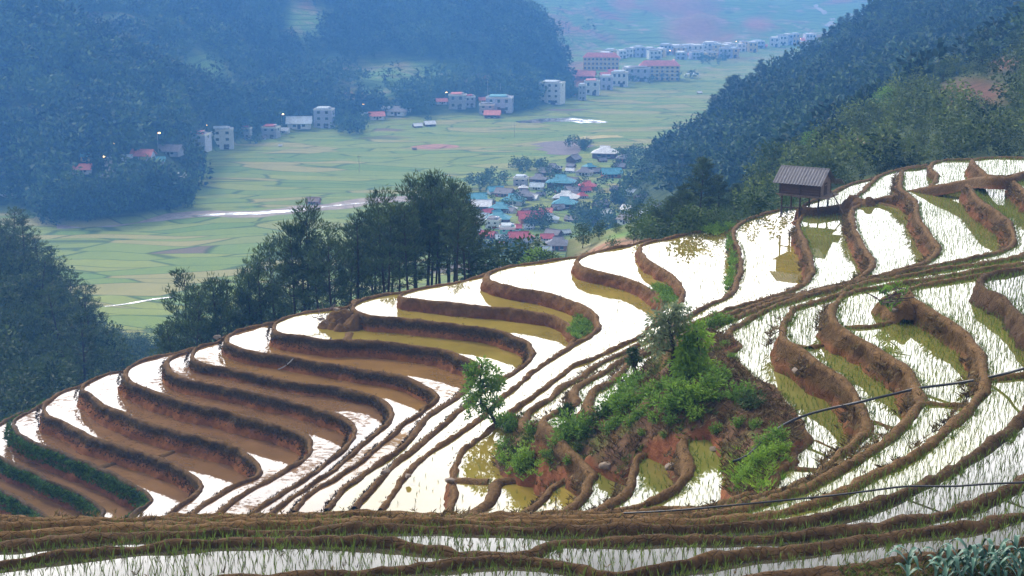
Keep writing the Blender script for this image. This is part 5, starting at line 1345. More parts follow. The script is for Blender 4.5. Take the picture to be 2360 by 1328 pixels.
    mb.bar((-L / 2 - .33, 0, zr + .075), (L / 2 + .23, 0, zr + .075), .05, 6)
    obj('roof_ridge', mb.mesh('roof_ridge', roofm), h)
    # lean-to roof hung on the far gable side and a ladder pole
    mb = MB(); mb.add([(L / 2 - .3, W / 2 + .45, 1.83), (L / 2 + .55, W / 2 + .55, 1.86), (L / 2 + .55, W / 2 + 1.15, 1.5), (L / 2 - .3, W / 2 + 1.05, 1.47), (L / 2 - .3, W / 2 + .45, 1.79), (L / 2 + .55, W / 2 + .55, 1.82), (L / 2 + .55, W / 2 + 1.15, 1.46), (L / 2 - .3, W / 2 + 1.05, 1.43)],
                      [(0, 1, 2, 3), (7, 6, 5, 4), (0, 4, 5, 1), (1, 5, 6, 2), (2, 6, 7, 3), (3, 7, 4, 0)])
    obj('lean_to_roof', mb.mesh('lean_to_roof', roofm), h)
    mb = MB(); mb.bar((L / 2 + 1.35, -.35, .0), (L / 2 + .35, .05, z0 + .35), .04, 6)
    obj('ladder_pole', mb.mesh('ladder_pole', M['wood_grey']), h)
    return h
stilt_hut()
dike([(1840,478),(1870,480),(1905,478)], -15.6, .5, .3, 'bank_bare', 'earth_pad')

# ------------------------------------------------------------------ houses
def roofmat(name, col): return plain(name, col, .65, .22, .9)
RM = {'grey': roofmat('roof_grey', (.22, .21, .235)), 'teal': roofmat('roof_teal', (.12, .36, .44)), 'red': roofmat('roof_red', (.55, .10, .11)), 'pink': roofmat('roof_pink', (.72, .24, .22)),
      'white': roofmat('roof_white', (.85, .86, .88)), 'pale': roofmat('roof_pale', (.52, .60, .66)), 'brown': roofmat('roof_brown', (.24, .16, .12))}
WM = {'wood': plain('wall_wood', (.17, .10, .075), .85, .3, 1.5), 'white': plain('wall_white', (.74, .74, .76), .85, .1, .8), 'grey': plain('wall_grey', (.40, .41, .46), .85, .15, .8), 'yellow': plain('wall_yellow', (.74, .55, .25), .85, .1, .8),
      'cyan': plain('wall_cyan', (.35, .72, .76), .85, .1, .8), 'green': plain('wall_green', (.16, .52, .42), .85, .1, .8), 'lilac': plain('wall_lilac', (.50, .52, .66), .85, .12, .8), 'brick': plain('wall_brick', (.42, .17, .12), .85, .25, 2)}
gm, gnt, gb = newmat('window_glass'); gb.inputs["Base Color"].default_value = (.03, .04, .055, 1); gb.inputs["Roughness"].default_value = .15
M['steel'] = plain('steel_tank', (.75, .76, .78), .25, .08, 2, .9)
M['trim'] = plain('white_trim', (.80, .79, .77), .8, .08, 1)
WORD = {'grey': 'grey fibre-cement', 'teal': 'teal metal', 'red': 'red metal', 'pink': 'pinkish red tiled', 'white': 'white sheet-metal', 'pale': 'pale blue-grey', 'brown': 'brown'}
def windows(h, x0, x1, y, zs, n, w, hh, mat=gm, face=-1, side=None):
    for z in zs:
        for i in range(n):
            c = x0 + (i + .5) * (x1 - x0) / n
            mb = MB()
            if side is None: mb.box(c - w / 2, c + w / 2, y - .03, y + .03, z, z + hh)
            else: mb.box(side - .03, side + .03, c - w / 2, c + w / 2, z, z + hh)
            wd = obj('window', mb.mesh('window', mat), h)
            mb = MB()
            if side is None: mb.box(c - w / 2 - .08, c + w / 2 + .08, y - .09, y + .02, z - .13, z - .005)
            else: mb.box(side - .02, side + .09, c - w / 2 - .08, c + w / 2 + .08, z - .13, z - .005)
            obj('sill', mb.mesh('sill', M['trim']), wd)
def house(px, py, wpx, kind, roof, wall, rot, label, group, hpx=None, small=True, depth=.8, floors=1, tank=False, cat='house', name='house'):
    p = hit(px, py, 230)
    D = p[1]; m = D / 3236.0
    w = wpx * m * (.86 if kind in ('hip', 'gable') else .95); d = w * depth
    hh = (hpx * m if hpx else w * .42)
    h = thing(name, label, cat, p - (0, 0, .3), R(rot), group)
    rm, wm = RM[roof], WM[wall]
    if kind in ('gable', 'hip'):
        wl = hh * (.5 if not hpx else .62) + .3; rise = hh * .55 if not hpx else hh * .4
        ov = w * .07
        X, Y = w / 2 - ov, d / 2 - ov
        mb = MB(); mb.box(-X, X, -Y, Y, 0, wl)
        if kind == 'gable': mb.add([(X, -Y, wl), (X, Y, wl), (X, 0, wl + rise * .86), (-X, -Y, wl), (-X, Y, wl), (-X, 0, wl + rise * .86)], [(0, 1, 2), (3, 5, 4)])
        obj('wall', mb.mesh('wall', wm), h)
        a, b2 = w / 2, d / 2; zb = wl - .12; zt = wl + rise; t = .12
        r = a if kind == 'gable' else a - d * .42
        g = r if kind == 'gable' else r
        if kind == 'gable':
            V = [(-a, -b2, zb), (a, -b2, zb), (a, 0, zt), (-a, 0, zt), (-a, b2, zb), (a, b2, zb)]
            V += [(x, y, z - t) for x, y, z in V]
            F = [(0, 1, 2, 3), (3, 2, 5, 4), (9, 8, 7, 6), (10, 11, 8, 9), (0, 6, 7, 1), (5, 11, 10, 4), (1, 7, 8, 2), (2, 8, 11, 5), (3, 9, 6, 0), (4, 10, 9, 3)]
        else:       # hip roof with small gablets, the valley's usual form
            q = r; zg = zb + (zt - zb) * .62; yg = b2 * .38
            V = [(-a, -b2, zb), (a, -b2, zb), (a, b2, zb), (-a, b2, zb), (-q, -yg, zg), (q, -yg, zg), (q, yg, zg), (-q, yg, zg), (-q - .1, 0, zt), (q + .1, 0, zt)]
            F = [(0, 1, 5, 4), (1, 2, 6, 5), (2, 3, 7, 6), (3, 0, 4, 7), (4, 5, 9, 8), (6, 7, 8, 9), (5, 6, 9), (7, 4, 8), (3, 2, 1, 0)]
        rf = obj('roof', mkmesh('roof', V, F, rm), h)
        if kind == 'hip' or small:
            mb = MB(); mb.bar((-r, 0, zt + .02), (r, 0, zt + .02), .1, 5); obj('ridge_cap', mb.mesh('ridge_cap', rm), rf)
        windows(h, -X * .8, X * .8, -Y, [wl * .42], 2, w * .12, wl * .36)
        mb = MB(); mb.box(-w * .06, w * .06, -Y - .04, -Y + .02, .2, wl * .8); obj('door', mb.mesh('door', M['wood']), h)
    elif kind == 'flat':
        mb = MB(); mb.box(-w / 2, w / 2, -d / 2, d / 2, 0, hh); obj('wall', mb.mesh('wall', wm), h)
        mb = MB(); e = .12
        for x0, x1, y0, y1 in ((-w/2 - e, w/2 + e, -d/2 - e, -d/2 + .1), (-w/2 - e, w/2 + e, d/2 - .1, d/2 + e), (-w/2 - e, -w/2 + .1, -d/2 + .1, d/2 - .1), (w/2 - .1, w/2 + e, -d/2 + .1, d/2 - .1)):
            mb.box(x0, x1, y0, y1, hh - .25, hh + .4)
        obj('parapet', mb.mesh('parapet', M['trim']), h)
        mb = MB(); mb.box(-w * .42, w * .30, -d * .36, d * .42, hh, hh + .1); mb.add([(-w*.4, -d*.4, hh+.75), (w*.25, -d*.4, hh+.8), (w*.25, d*.42, hh+1.15), (-w*.4, d*.42, hh+1.1), (-w*.4, -d*.4, hh+.66), (w*.25, -d*.4, hh+.71), (w*.25, d*.42, hh+1.06), (-w*.4, d*.42, hh+1.01)], [(0,1,2,3),(7,6,5,4),(0,4,5,1),(1,5,6,2),(2,6,7,3),(3,7,4,0)])
        for x, y in ((-w*.36, -d*.36), (w*.21, -d*.36), (w*.21, d*.38), (-w*.36, d*.38)): mb.box(x - .06, x + .06, y - .06, y + .06, hh, hh + .9)
        obj('roof', mb.mesh('roof', rm), h)
        fl = max(1, floors)
        zs = [hh * (i + .38) / fl for i in range(fl)]
        windows(h, -w * .45, w * .45, -d / 2, zs, 2 if w < 9 else 3, min(1.3, w * .16), hh / fl * .42)
        windows(h, -d * .4, d * .4, 0, zs[-1:], 1, min(1.2, d * .16), hh / fl * .42, side=w / 2)
        mb = MB(); mb.box(w * .05, w * .28, -d / 2 - .05, -d / 2 + .02, .1, min(2.4, hh / fl * .8)); obj('door', mb.mesh('door', M['wood']), h)
        tank = True
    if tank:
        mb = MB(); z = hh + .4 if kind == 'flat' else hh
        mb.bar((w * .3, d * .1, z - .4), (w * .3, d * .1, z), .35, 6); mb.bar((w * .3 - .6, d * .1, z + .35), (w * .3 + .6, d * .1, z + .35), .38, 10)
        obj('water_tank', mb.mesh('water_tank', M['steel']), h)
    return h
VQ = .2123
V_ = [(480,690,170,'gable','teal','white',20),(580,722,190,'gable','grey','brick',-25),(790,752,230,'hip','grey','wood',-15),(970,722,100,'gable','grey','white',30),(950,565,190,'hip','grey','wood',-20),(1040,492,160,'gable','grey','wood',-30),(1100,455,190,'hip','grey','wood',-15),
 (1190,625,290,'hip','teal','wood',-10),(1330,345,160,'gable','grey','wood',60),(1670,302,270,'hip','white','wood',-12),(1880,345,185,'hip','grey','brick',-10),(1445,490,180,'hip','grey','white',-15),(1735,515,210,'gable','teal','brick',8),(1475,645,195,'hip','red','brick',-8),(1310,685,160,'gable','grey','wood',-20),
 (935,642,150,'gable','pale','white',-15),(1245,785,260,'hip','white','wood',-12),(1230,845,250,'hip','teal','wood',-12),(670,805,240,'hip','teal','white',-18),(270,790,220,'gable','teal','wood',4),(330,862,215,'gable','white','wood',-4),(530,885,220,'hip','teal','wood',-15),(830,925,160,'gable','grey','brick',50),
 (510,1005,255,'hip','teal','wood',-8),(860,1000,260,'gable','red','brick',10),(1070,1000,190,'hip','pale','white',-8),(455,1065,125,'flat','grey','white',-12),(700,1085,130,'gable','red','cyan',0),(400,1175,165,'gable','red','brick',-30),(610,1150,140,'flat','pale','green',0),(730,1205,215,'gable','red','brick',10),(835,1180,130,'hip','pink','brick',15),
 (1040,1195,145,'gable','red','white',0),(1110,1160,170,'gable','grey','wood',-30),(1235,1135,115,'gable','pale','wood',25),(1160,1292,285,'hip','grey','brick',-10),(665,1292,200,'hip','grey','wood',25),(1620,845,170,'gable','grey','wood',35),(1665,935,150,'gable','white','white',45),(1500,1035,180,'gable','grey','white',35),
 (1915,1010,200,'gable','grey','white',-45),(1925,895,160,'gable','white','white',-40),(2180,985,95,'gable','grey','wood',30),(755,600,120,'flat','pale','grey',-10),(1300,410,95,'gable','grey','wood',-30),(840,1080,115,'gable','pale','white',10),(550,1195,135,'gable','pale','white',5),(345,965,135,'gable','pale','grey',-12),(1030,910,140,'gable','pink','white',-10),
 (1590,470,120,'gable','grey','wood',10),(1640,345,90,'gable','grey','wood',20),(1170,875,90,'gable','grey','wood',40),(215,1040,110,'gable','red','white',12),(310,1030,90,'gable','pale','grey',-20),(170,1300,150,'flat','grey','white',-8),(385,1275,110,'gable','pale','white',-30),(100,1330,130,'gable','grey','white',-30),(560,1325,90,'flat','red','cyan',5),(-160,1290,120,'gable','grey','white',10),(-60,1240,130,'gable','teal','white',-14),(1030,1320,120,'gable','pale','white',0)]
vr = np.random.default_rng(77)
for k in range(34):          # smaller houses and sheds filling the village
    cx = vr.uniform(230, 1500); t = vr.random()
    lo_, hi_ = np.interp(cx, [230, 600, 1000, 1500], [760, 660, 520, 380]), np.interp(cx, [230, 900, 1200, 1500], [1290, 1290, 1180, 720])
    V_.append((cx, lo_ + (hi_ - lo_) * t, vr.uniform(80, 140), ['gable', 'gable', 'hip'][k % 3], ['grey', 'grey', 'pale', 'red', 'teal', 'white', 'grey'][k % 7], ['wood', 'white', 'brick', 'grey'][k % 4], vr.uniform(-40, 40)))
V_ += [(2060,760,130,'gable','grey','wood',25),(1960,700,120,'gable','pale','white',-20),(2230,860,110,'gable','grey','wood',15),(1800,780,130,'gable','grey','brick',-15),(1780,660,120,'hip','grey','wood',10),(1840,420,120,'gable','grey','wood',-30),(1760,1010,130,'gable','grey','wood',20),(2080,930,110,'gable','pale','white',-30)]
cnt = {}
for v in sorted(V_):
    cx, cyy, w, kind, roof, wall, rot = v
    cnt.setdefault((roof, kind), []).append(v)
for (roof, kind), L in cnt.items():
    for i, (cx, cyy, w, kd, rf, wall, rot) in enumerate(L):
        shape = {'hip': 'hipped', 'gable': 'gabled', 'flat': 'flat-topped'}[kind]
        pos = 'the only %s one so coloured in the valley village' % shape if len(L) == 1 else '%s such %s one from the left in the valley village' % (ordw(i), shape)
        lab = 'house with %s roof, %s' % (WORD[roof], pos)
        house(1040 + cx * VQ, 300 + cyy * VQ, w * VQ * 1.28, kind, roof, wall, rot, lab, 'houses of the valley village', hpx=None if kind != 'flat' else w * VQ * .75, depth=.75 if kind != 'flat' else .8, floors=2)
R_ = [(455,350,58,'flat','pink','lilac',-8,40,3,'lavender three-storey house with pink roof edge beside the tall white one'),
 (514,341,52,'flat','pale','white',10,44,3,'tall white concrete house with a roof terrace beside the paddies, near the left end'),
 (395,358,64,'gable','grey','grey',-10,None,1,'long low grey-roofed house left of the lavender three-storey house'),
 (330,368,62,'gable','pink','lilac',-6,None,1,'pink-roofed blue-walled house behind the big dark bamboo clump'),
 (365,378,40,'gable','teal','grey',8,None,1,'small teal-roofed shed with the bamboo clump in front'),
 (190,400,54,'gable','pink','white',8,None,1,'white house with a pink roof left of the pale road'),
 (197,374,24,'gable','teal','yellow',0,18,1,'tiny yellow house with a teal roof above the pink-roofed white house'),
 (420,416,46,'gable','white','white',-20,None,1,'white open-gabled barn standing alone at the edge of the paddies'),
 (250,415,40,'gable','grey','wood',-30,None,1,'grey-roofed shed below the pale road on the left'),
 (625,318,38,'flat','red','grey',-10,26,2,'grey concrete house with a red roof awning in the roadside row'),
 (568,320,24,'flat','red','grey',-6,24,2,'narrow grey house with a red roof edge just right of the white tall house'),
 (690,296,70,'gable','pale','white',6,None,1,'long pale grey-roofed house left of the lavender roadside tower house'),
 (748,294,44,'flat','pale','lilac',-6,42,3,'lavender tower house on posts in the middle of the roadside row'),
 (868,275,44,'gable','pink','white',14,None,1,'white house with a pink roof beyond the middle of the roadside row'),
 (915,265,54,'hip','grey','white',-8,None,1,'grey hip-roofed house right of the pink-roofed one'),
 (840,270,26,'gable','pale','grey',20,None,1,'small pale-roofed house left of the pink-roofed one'),
 (990,291,32,'gable','white','wood',20,None,1,'white-roofed shed at the paddy edge, right of two'),
 (962,294,26,'gable','white','wood',25,None,1,'white-roofed shed at the paddy edge, left of two'),
 (1018,240,32,'gable','pink','white',10,None,1,'small pink-roofed white house left of the grey two-storey one'),
 (1055,250,40,'flat','pink','grey',-6,32,2,'grey two-storey house with a pink roof edge in the cluster below the red cutting'),
 (1082,246,26,'flat','red','grey',10,24,2,'narrow grey house with a red awning right of the grey two-storey one'),
 (1115,236,30,'gable','pink','yellow',12,None,1,'yellowish house with a pink roof right below the red cutting'),
 (1152,258,62,'flat','teal','lilac',-6,34,2,'long lilac house with a teal roof in the cluster below the red cutting'),
 (1122,262,36,'flat','grey','grey',0,22,2,'low grey concrete house in front of the lilac teal-roofed one'),
 (1135,272,46,'gable','pink','wood',-5,None,1,'low pink shed roof at the paddy edge below the lilac house'),
 (1272,238,54,'flat','pale','white',-18,48,4,'big white stepped concrete house standing alone beside the paddies'),
 (1364,218,36,'flat','pink','white',-6,32,2,'white two-storey house on posts at the start of the town'),
 (1342,232,18,'flat','pale','grey',-8,36,3,'narrow tall grey house just left of the white one on posts'),
 (1398,206,30,'flat','pale','lilac',-6,30,2,'lilac house right of the white one on posts'),
 (1428,198,38,'flat','pale','white',-10,32,2,'white house with a wide window band in front of the yellow school'),
 (1350,184,54,'gable','pink','brick',-10,None,1,'broad pink roof in front of the left yellow school'),
 (1472,186,52,'flat','grey','lilac',-8,30,2,'blue-grey building left of the right-hand yellow school'),
 (1395,178,30,'gable','pink','white',10,None,1,'small pink-roofed house between the two yellow schools'),
 (604,322,24,'gable','grey','white',8,None,1,'small grey-roofed white house left of the grey red-awning house'),
 (655,306,30,'gable','white','white',-12,None,1,'small white-roofed house under a street lamp in the roadside row'),
 (775,284,28,'gable','grey','lilac',14,None,1,'small grey-roofed house right beside the lavender tower house'),
 (890,255,24,'gable','white','white',-8,None,1,'little white-roofed house behind the pink-roofed one in the roadside row'),
 (938,258,22,'gable','pale','white',12,None,1,'little pale-roofed house at the right end of the middle roadside group'),
 (1195,236,26,'gable','red','white',8,None,1,'little red-roofed house between the lilac and the big white stepped house'),
 (1318,222,24,'gable','pink','white',-6,None,1,'little pink-roofed house right of the big white stepped house'),
 (292,372,34,'gable','pale','white',12,None,1,'pale-roofed white house right of the pale road on the left'),
 (1450,178,30,'flat','white','white',6,22,2,'small white house left of the blue-grey building by the school'),
 (1412,170,26,'gable','red','white',-8,None,1,'small red-roofed house directly between the yellow schools'),
 (1820,320,1,'','','',0,0,0,'')]
for i, (x, y, w, kind, roof, wall, rot, hp, fl, lab) in enumerate(R_):
    if kind: house(x, y, w, kind, roof, wall, rot, lab, None, hpx=hp, depth=.8, floors=fl, tank=kind == 'flat')
trng = np.random.default_rng(33)
T_ = []
for x in np.arange(1395, 1720, 12.5):
    T_.append((x + trng.normal(0, 3), np.interp(x, [1400, 1480, 1600, 1720], [140, 133, 122, 118]) + trng.normal(0, 3), trng.uniform(20, 34)))
for x in np.arange(1570, 1700, 17): T_.append((x, np.interp(x, [1560, 1700], [136, 134]) + trng.normal(0, 2), trng.uniform(22, 34)))
for x in np.arange(1715, 1870, 17): T_.append((x + trng.normal(0, 3), np.interp(x, [1715, 1870], [116, 98]) + trng.normal(0, 4), trng.uniform(18, 30)))
T_.sort()
for i, (x, y, w) in enumerate(T_):
    roof = ['white', 'pale', 'pink', 'white', 'grey'][i % 5]; wall = ['white', 'lilac', 'white', 'yellow'][trng.integers(4)]
    lab = '%s-roofed town house, %s from the left in the distant row under the bare slopes' % ({'pale': 'pale blue', 'pink': 'pink'}.get(roof, roof), ordw(i))
    house(x, y, w, 'gable' if roof == 'pink' else 'flat', roof, wall, trng.uniform(-18, 18), lab, 'houses of the distant town', hpx=trng.uniform(14, 24) if roof != 'pink' else None, floors=2)
def school(px, py, wpx, hpx, rot, label, floors, nwin, wing):
    p = hit(px, py, 500); m = p[1] / 3236.0
    w, hh = wpx * m, hpx * m; d = w * .22; wl = hh * .74
    s = thing('school_building', label, 'school', p - (0, 0, .3), R(rot))
    mb = MB(); mb.box(-w / 2, w / 2, 0, d, 0, wl); obj('wall', mb.mesh('wall', WM['yellow']), s)
    if wing:
        mb = MB(); mb.box(w / 2 - d, w / 2, d, d * 3.6, 0, wl); obj('wing_wall', mb.mesh('wing_wall', WM['yellow']), s)
        V, F = hiproof(-d * .6 , d * .6, -d * 1.5, d * 1.5, wl, hh - wl)
        obj('wing_roof', mkmesh('wing_roof', [(x + w / 2 - d / 2, y + d * 2.2, z) for x, y, z in V], F, RM['pink']), s)
        windows(s, d * .3, d * 3.4, 0, [wl * (i + .35) / floors for i in range(floors)], 5, d * .3, wl / floors * .42, side=w / 2)
    V, F = hiproof(-w / 2 - .5, w / 2 + .5, -d / 2 - .7, d / 2 + .7, wl + .05, hh - wl)
    obj('roof', mkmesh('roof', [(x, y + d / 2, z) for x, y, z in V], F, RM['pink']), s)
    windows(s, -w / 2, w / 2, 0, [wl * (i + .35) / floors for i in range(floors)], nwin, w / nwin * .42, wl / floors * .45)
    for i in range(1, floors):
        mb = MB(); z = wl * i / floors; mb.box(-w / 2 - .05, w / 2 + .05, -.14, -.004, z - .18, z + .18); obj('floor_band', mb.mesh('floor_band', M['trim']), s)
def hiproof(x0, x1, y0, y1, z0, h):
    r = (y1 - y0) / 2; ym = (y0 + y1) / 2
    if x1 - x0 >= y1 - y0:
        V = [(x0, y0, z0), (x1, y0, z0), (x1, y1, z0), (x0, y1, z0), (x0 + r, ym, z0 + h), (x1 - r, ym, z0 + h)]
        F = [(0, 1, 5, 4), (1, 2, 5), (2, 3, 4, 5), (3, 0, 4), (3, 2, 1, 0)]
    else:
        r = (x1 - x0) / 2; xm = (x0 + x1) / 2
        V = [(x0, y0, z0), (x1, y0, z0), (x1, y1, z0), (x0, y1, z0), (xm, y0 + r, z0 + h), (xm, y1 - r, z0 + h)]
        F = [(0, 1, 4), (1, 2, 5, 4), (2, 3, 5), (3, 0, 4, 5), (3, 2, 1, 0)]
    return V, F
school(1385, 162, 82, 40, -4, 'three-storey yellow school with a pink hipped roof, the left one of two', 3, 9, False)
school(1520, 186, 92, 46, -2, 'four-storey yellow school with a pink roof and a side wing, the right one of two', 4, 8, True)
def arch_shed():
    p = hit(1594, 181, 500); m = p[1] / 3236.0; w = 34 * m; d = w * .8; h = 11 * m
    s = thing('arched_shed', 'pale arched-roof open shed right of the right-hand yellow school', 'shed', p - (0, 0, .2), R(-8))
    n = 13; V = []
    for y in (0, d):
        for r in (0, .25):
            for i in range(n):
                t = math.pi * i / (n - 1); V.append((-math.cos(t) * (w / 2 - r), y, h * .5 + math.sin(t) * (h * .5 - r)))
    F = []
    for i in range(n - 1):
        F += [(i, 2 * n + i, 2 * n + i + 1, i + 1), (n + i + 1, 3 * n + i + 1, 3 * n + i, n + i), (i, i + 1, n + i + 1, n + i), (2 * n + i + 1, 2 * n + i, 3 * n + i, 3 * n + i + 1)]
    obj('roof', mkmesh('roof', V, F, RM['pale']), s)
    for x in (-w / 2 + .2, w / 2 - .2):
        mb = MB()
        for y in (.3, d / 2, d - .3): mb.bar((x, y, 0), (x, y, h * .52), .14)
        obj('posts', mb.mesh('posts', M['trim']), s)
arch_shed()
# ruined brick house by the river, paddy shelters
house(722, 470, 40, 'gable', 'brown', 'brick', -10, 'brick house with a brown roof beside the river behind the pine grove', None)
for i, (x, y, w, lab) in enumerate([(955, 346, 12, 'tiny grey-roofed hut in the middle of the paddies beside the bare clay field'), (1612, 216, 14, 'tiny white-roofed shelter in the far paddies near the wooded spur'), (646, 338, 11, 'tiny white-roofed shelter at the edge of the left-hand paddies')]):
    house(x, y, w, 'gable', 'white' if i else 'grey', 'wood', 12, lab, None, name='field_hut', cat='hut')

# ------------------------------------------------------------------ street lamps, poles
lm, lnt, lb = newmat('lamp_glow')
lb.inputs["Base Color"].default_value = (1, .6, .2, 1); lb.inputs["Emission Color"].default_value = (1, .55, .18, 1); lb.inputs["Emission Strength"].default_value = 9.0
M['pole'] = plain('concrete_pole', (.45, .44, .42), .8, .1, 1)
for i, (x, y, base) in enumerate(sorted([(258, 332, 365), (365, 308, 352), (237, 360, 392), (650, 263, 300), (835, 240, 268), (1026, 214, 240), (1297, 187, 214), (1694, 96, 120), (1842, 90, 110), (1541, 117, 140), (472, 290, 315)])):
    p = hit(x, base, 300); m = p[1] / 3236.0; h = max(3.0, (base - y) * m)
    t = thing('street_lamp', 'lit orange street lamp, %s from the left along the valley road' % ordw(i), 'street lamp', p - (0, 0, .3), 0, 'street lamps along the valley road')
    mb = MB(); mb.bar((0, 0, 0), (0, 0, h), .09, 6, .06); mb.bar((0, 0, h), (.7, -.3, h + .25), .05, 5); obj('pole', mb.mesh('pole', M['pole']), t)
    mb = MB(); mb.box(.4, 1.05, -.62, -.12, h + .08, h + .36); obj('lamp_head', mb.mesh('lamp_head', lm), t)
for i, (x, y0, y1, lab) in enumerate([(828, 356, 396, 'thin grey utility pole standing in the middle of the paddies'), (1124, 186, 238, 'utility pole against the red cutting, left of two'), (1153, 192, 236, 'utility pole against the red cutting, right of two'), (1186, 285, 315, 'short utility pole in the paddies right of the bare clay field')]):
    p = on_plane(x, y1, VAL) if i in (0, 3) else hit(x, y1, 300)
    m = p[1] / 3236.0; h = (y1 - y0) * m
    t = thing('utility_pole', lab, 'utility pole', p - (0, 0, .2))
    mb = MB(); mb.bar((0, 0, 0), (0, 0, h), .14, 6, .09); obj('pole', mb.mesh('pole', M['pole']), t)
    mb = MB(); mb.bar((-.8, 0, h * .92), (.8, 0, h * .92), .06, 4); obj('crossarm', mb.mesh('crossarm', M['wood']), t)

# ------------------------------------------------------------------ hoses, posts, rocks, dead branches
def tube(name, P, r, mat, n=8):
    C = resample(catmull(np.asarray(P), 10), .25)
    T = unit(np.gradient(C, axis=0)); S = unit(np.cross(T, (0, 0, 1.0))); Uu = np.cross(S, T)
    a = np.linspace(0, 6.2832, n, endpoint=False)
    V = C[:, None] + r * (np.cos(a)[None, :, None] * S[:, None] + np.sin(a)[None, :, None] * Uu[:, None])
    i = np.arange(len(C) - 1)[:, None] * n; j = np.arange(n)[None]
    F = np.stack([i + j, i + (j + 1) % n, i + n + (j + 1) % n, i + n + j], -1).reshape(-1, 4)
    return obj(name, mkmesh(name, V.reshape(-1, 3), F, mat, smooth=True))
h1 = [(1690,1064),(1712,1056),(1730,1045),(1755,1020),(1781,996),(1819,973),(1857,957),(1908,943),(1959,932),(1989,925),(2065,907),(2116,895),(2193,885),(2244,877),(2295,866),(2333,857),(2362,849),(2460,825)]
tag(tube('water_hose', [on_plane(x, y, z) for (x, y), z in zip(h1, np.r_[[-13.0, -12.98, -12.93, -12.85, -12.8, -12.75], np.linspace(-12.6, -10.2, len(h1) - 6)])], .038, M['hose']), 'thick black water hose sagging from the right edge down to the knoll', 'hose')
h2 = [(2460,1108),(2360,1112),(2269,1116),(2193,1121),(2091,1121),(2015,1130),(1938,1140),(1862,1148),(1760,1158),(1655,1168),(1578,1175),(1502,1180),(1438,1183)]
tag(tube('water_hose', [on_plane(x, y, z) for (x, y), z in zip(h2, np.linspace(-9.7, -11.75, len(h2)))], .022, M['hose']), 'thin black water hose running low over the front dikes to the lower right', 'hose')
tag(tube('water_pipe', [on_plane(x, y, z) for x, y, z in ((676, 826, -21.5), (668, 835, -21.7), (655, 845, -21.95), (640, 852, -22.25), (634, 853, -22.4))], .03, plain('pale_pipe', (.45, .44, .42), .5, .1, 2)), 'short pale pipe hanging down a mossy bank of the left terraces', 'pipe')
mb = MB(); p = on_plane(761, 820, -21.6); mb.bar(p, p + (0.02, .35, .95), .045, 6)
tag(obj('wooden_post', mb.mesh('wooden_post', M['wood'])), 'wooden stake leaning on the mossy bank below the rubble heap', 'post')
mb = MB(); p = on_plane(1281, 1172, -16.7); mb.bar(p, p + (0, 0, .36), .02, 5)
tag(obj('wooden_post', mb.mesh('wooden_post', M['wood'])), 'thin dark stick standing in the small front paddy under the knoll', 'post')
mb = MB()
for x, y, z in ((1702, 1131, -13.1),):
    p = on_plane(1711, 1160, -12.0); mb.bar(p, p + (-.12, .1, .33), .008, 4)
tag(obj('cane', mb.mesh('cane', M['wood_grey'])), 'thin pale cane stuck in the front dike below the bright grass', 'cane')
def rock_mesh(seed, r):
    import bmesh
    bm = bmesh.new(); bmesh.ops.create_icosphere(bm, subdivisions=3, radius=r)
    me = bpy.data.meshes.new('rock'); bm.to_mesh(me); bm.free()
    n = len(me.vertices); V = np.empty(n * 3, np.float32); me.vertices.foreach_get('co', V); V = V.reshape(-1, 3).astype(float)
    rg = np.random.default_rng(seed)
    for k in range(7):     # facets
        d = unit(rg.normal(size=3)); lim = r * rg.uniform(.45, .8); q = V @ d; V -= np.clip(q - lim, 0, None)[:, None] * d
    V *= (1 + .12 * fbm(V + seed, r * .8, 3, seed))[:, None]; V *= (1.25, .9, .75)
    me.vertices.foreach_set('co', V.astype(np.float32).ravel()); me.materials.append(M['rock']); me.update()
    return me
ROCKS = [rock_mesh(i, .2) for i in range(4)]
for i, (x, y, z, s, lab) in enumerate([(672, 795, -21.3, 1.0, 'grey boulder half set in the mossy bank, leftmost of the cluster'), (706, 800, -21.5, 1.2, 'pale upright boulder in the mossy bank, largest of the cluster'), (716, 790, -21.2, .8, 'pale stone above the largest boulder in the mossy bank'), (692, 804, -21.55, .6, 'small stone left of the largest boulder in the mossy bank'), (710, 812, -21.6, .9, 'flat white stone at the water foot of the boulder cluster'),
    (776, 714, -20.2, .9, 'white stone on top of the rubble heap, left of two'), (797, 716, -20.2, .8, 'pinkish stone on top of the rubble heap, right of two'), (740, 735, -20.6, .8, 'tan stone on the left flank of the rubble heap'), (780, 766, -21.0, .8, 'white stone at the foot of the rubble heap'), (808, 738, -20.3, .6, 'small pale stone on the right flank of the rubble heap'),
    (891, 1088, -18.45, .9, 'flat pale stone lying on a thin dike, middle-left'), (940, 1096, -18.5, .7, 'orange-tan stone lying on the thin dike right of the flat pale one'), (1040, 1107, -17.35, .9, 'flat pinkish stone on the dike crossing left of the knoll'),
    (1545, 1077, -14.5, .9, 'white stone in the hollow of the bank beneath the knoll'), (1654, 1038, -14.0, 1.0, 'big pale boulder at the water edge under the knoll'), (1397, 1073, -15.4, 1.1, 'brown boulder on the bank above the small front paddies'), (1382, 972, -15.3, 1.1, 'grey boulder on the left slope of the knoll'), (501, 778, -22.6, 1.2, 'pale boulder on the ridge edge beside the pine grove'),
    (1834, 856, -12.6, 1.0, 'pale rock poking out of the red bank of the right-hand terraces'), (2052, 703, -11.0, .7, 'grey stone in the broken bank head on the right, upper of two'), (2060, 715, -11.1, .6, 'grey stone in the broken bank head on the right, lower of two'), (1656, 900, -12.9, .5, 'small tan stone among the bushes of the knoll'), (1620, 930, -13.2, .45, 'tiny pale stone on the bare patch of the knoll')]):
    p = on_knoll(x, y) if y in (900, 930, 972) else on_plane(x, y, z)
    o = obj('rock', ROCKS[i % 4], None, p, i * 1.3, s); tag(o, lab, 'rock')
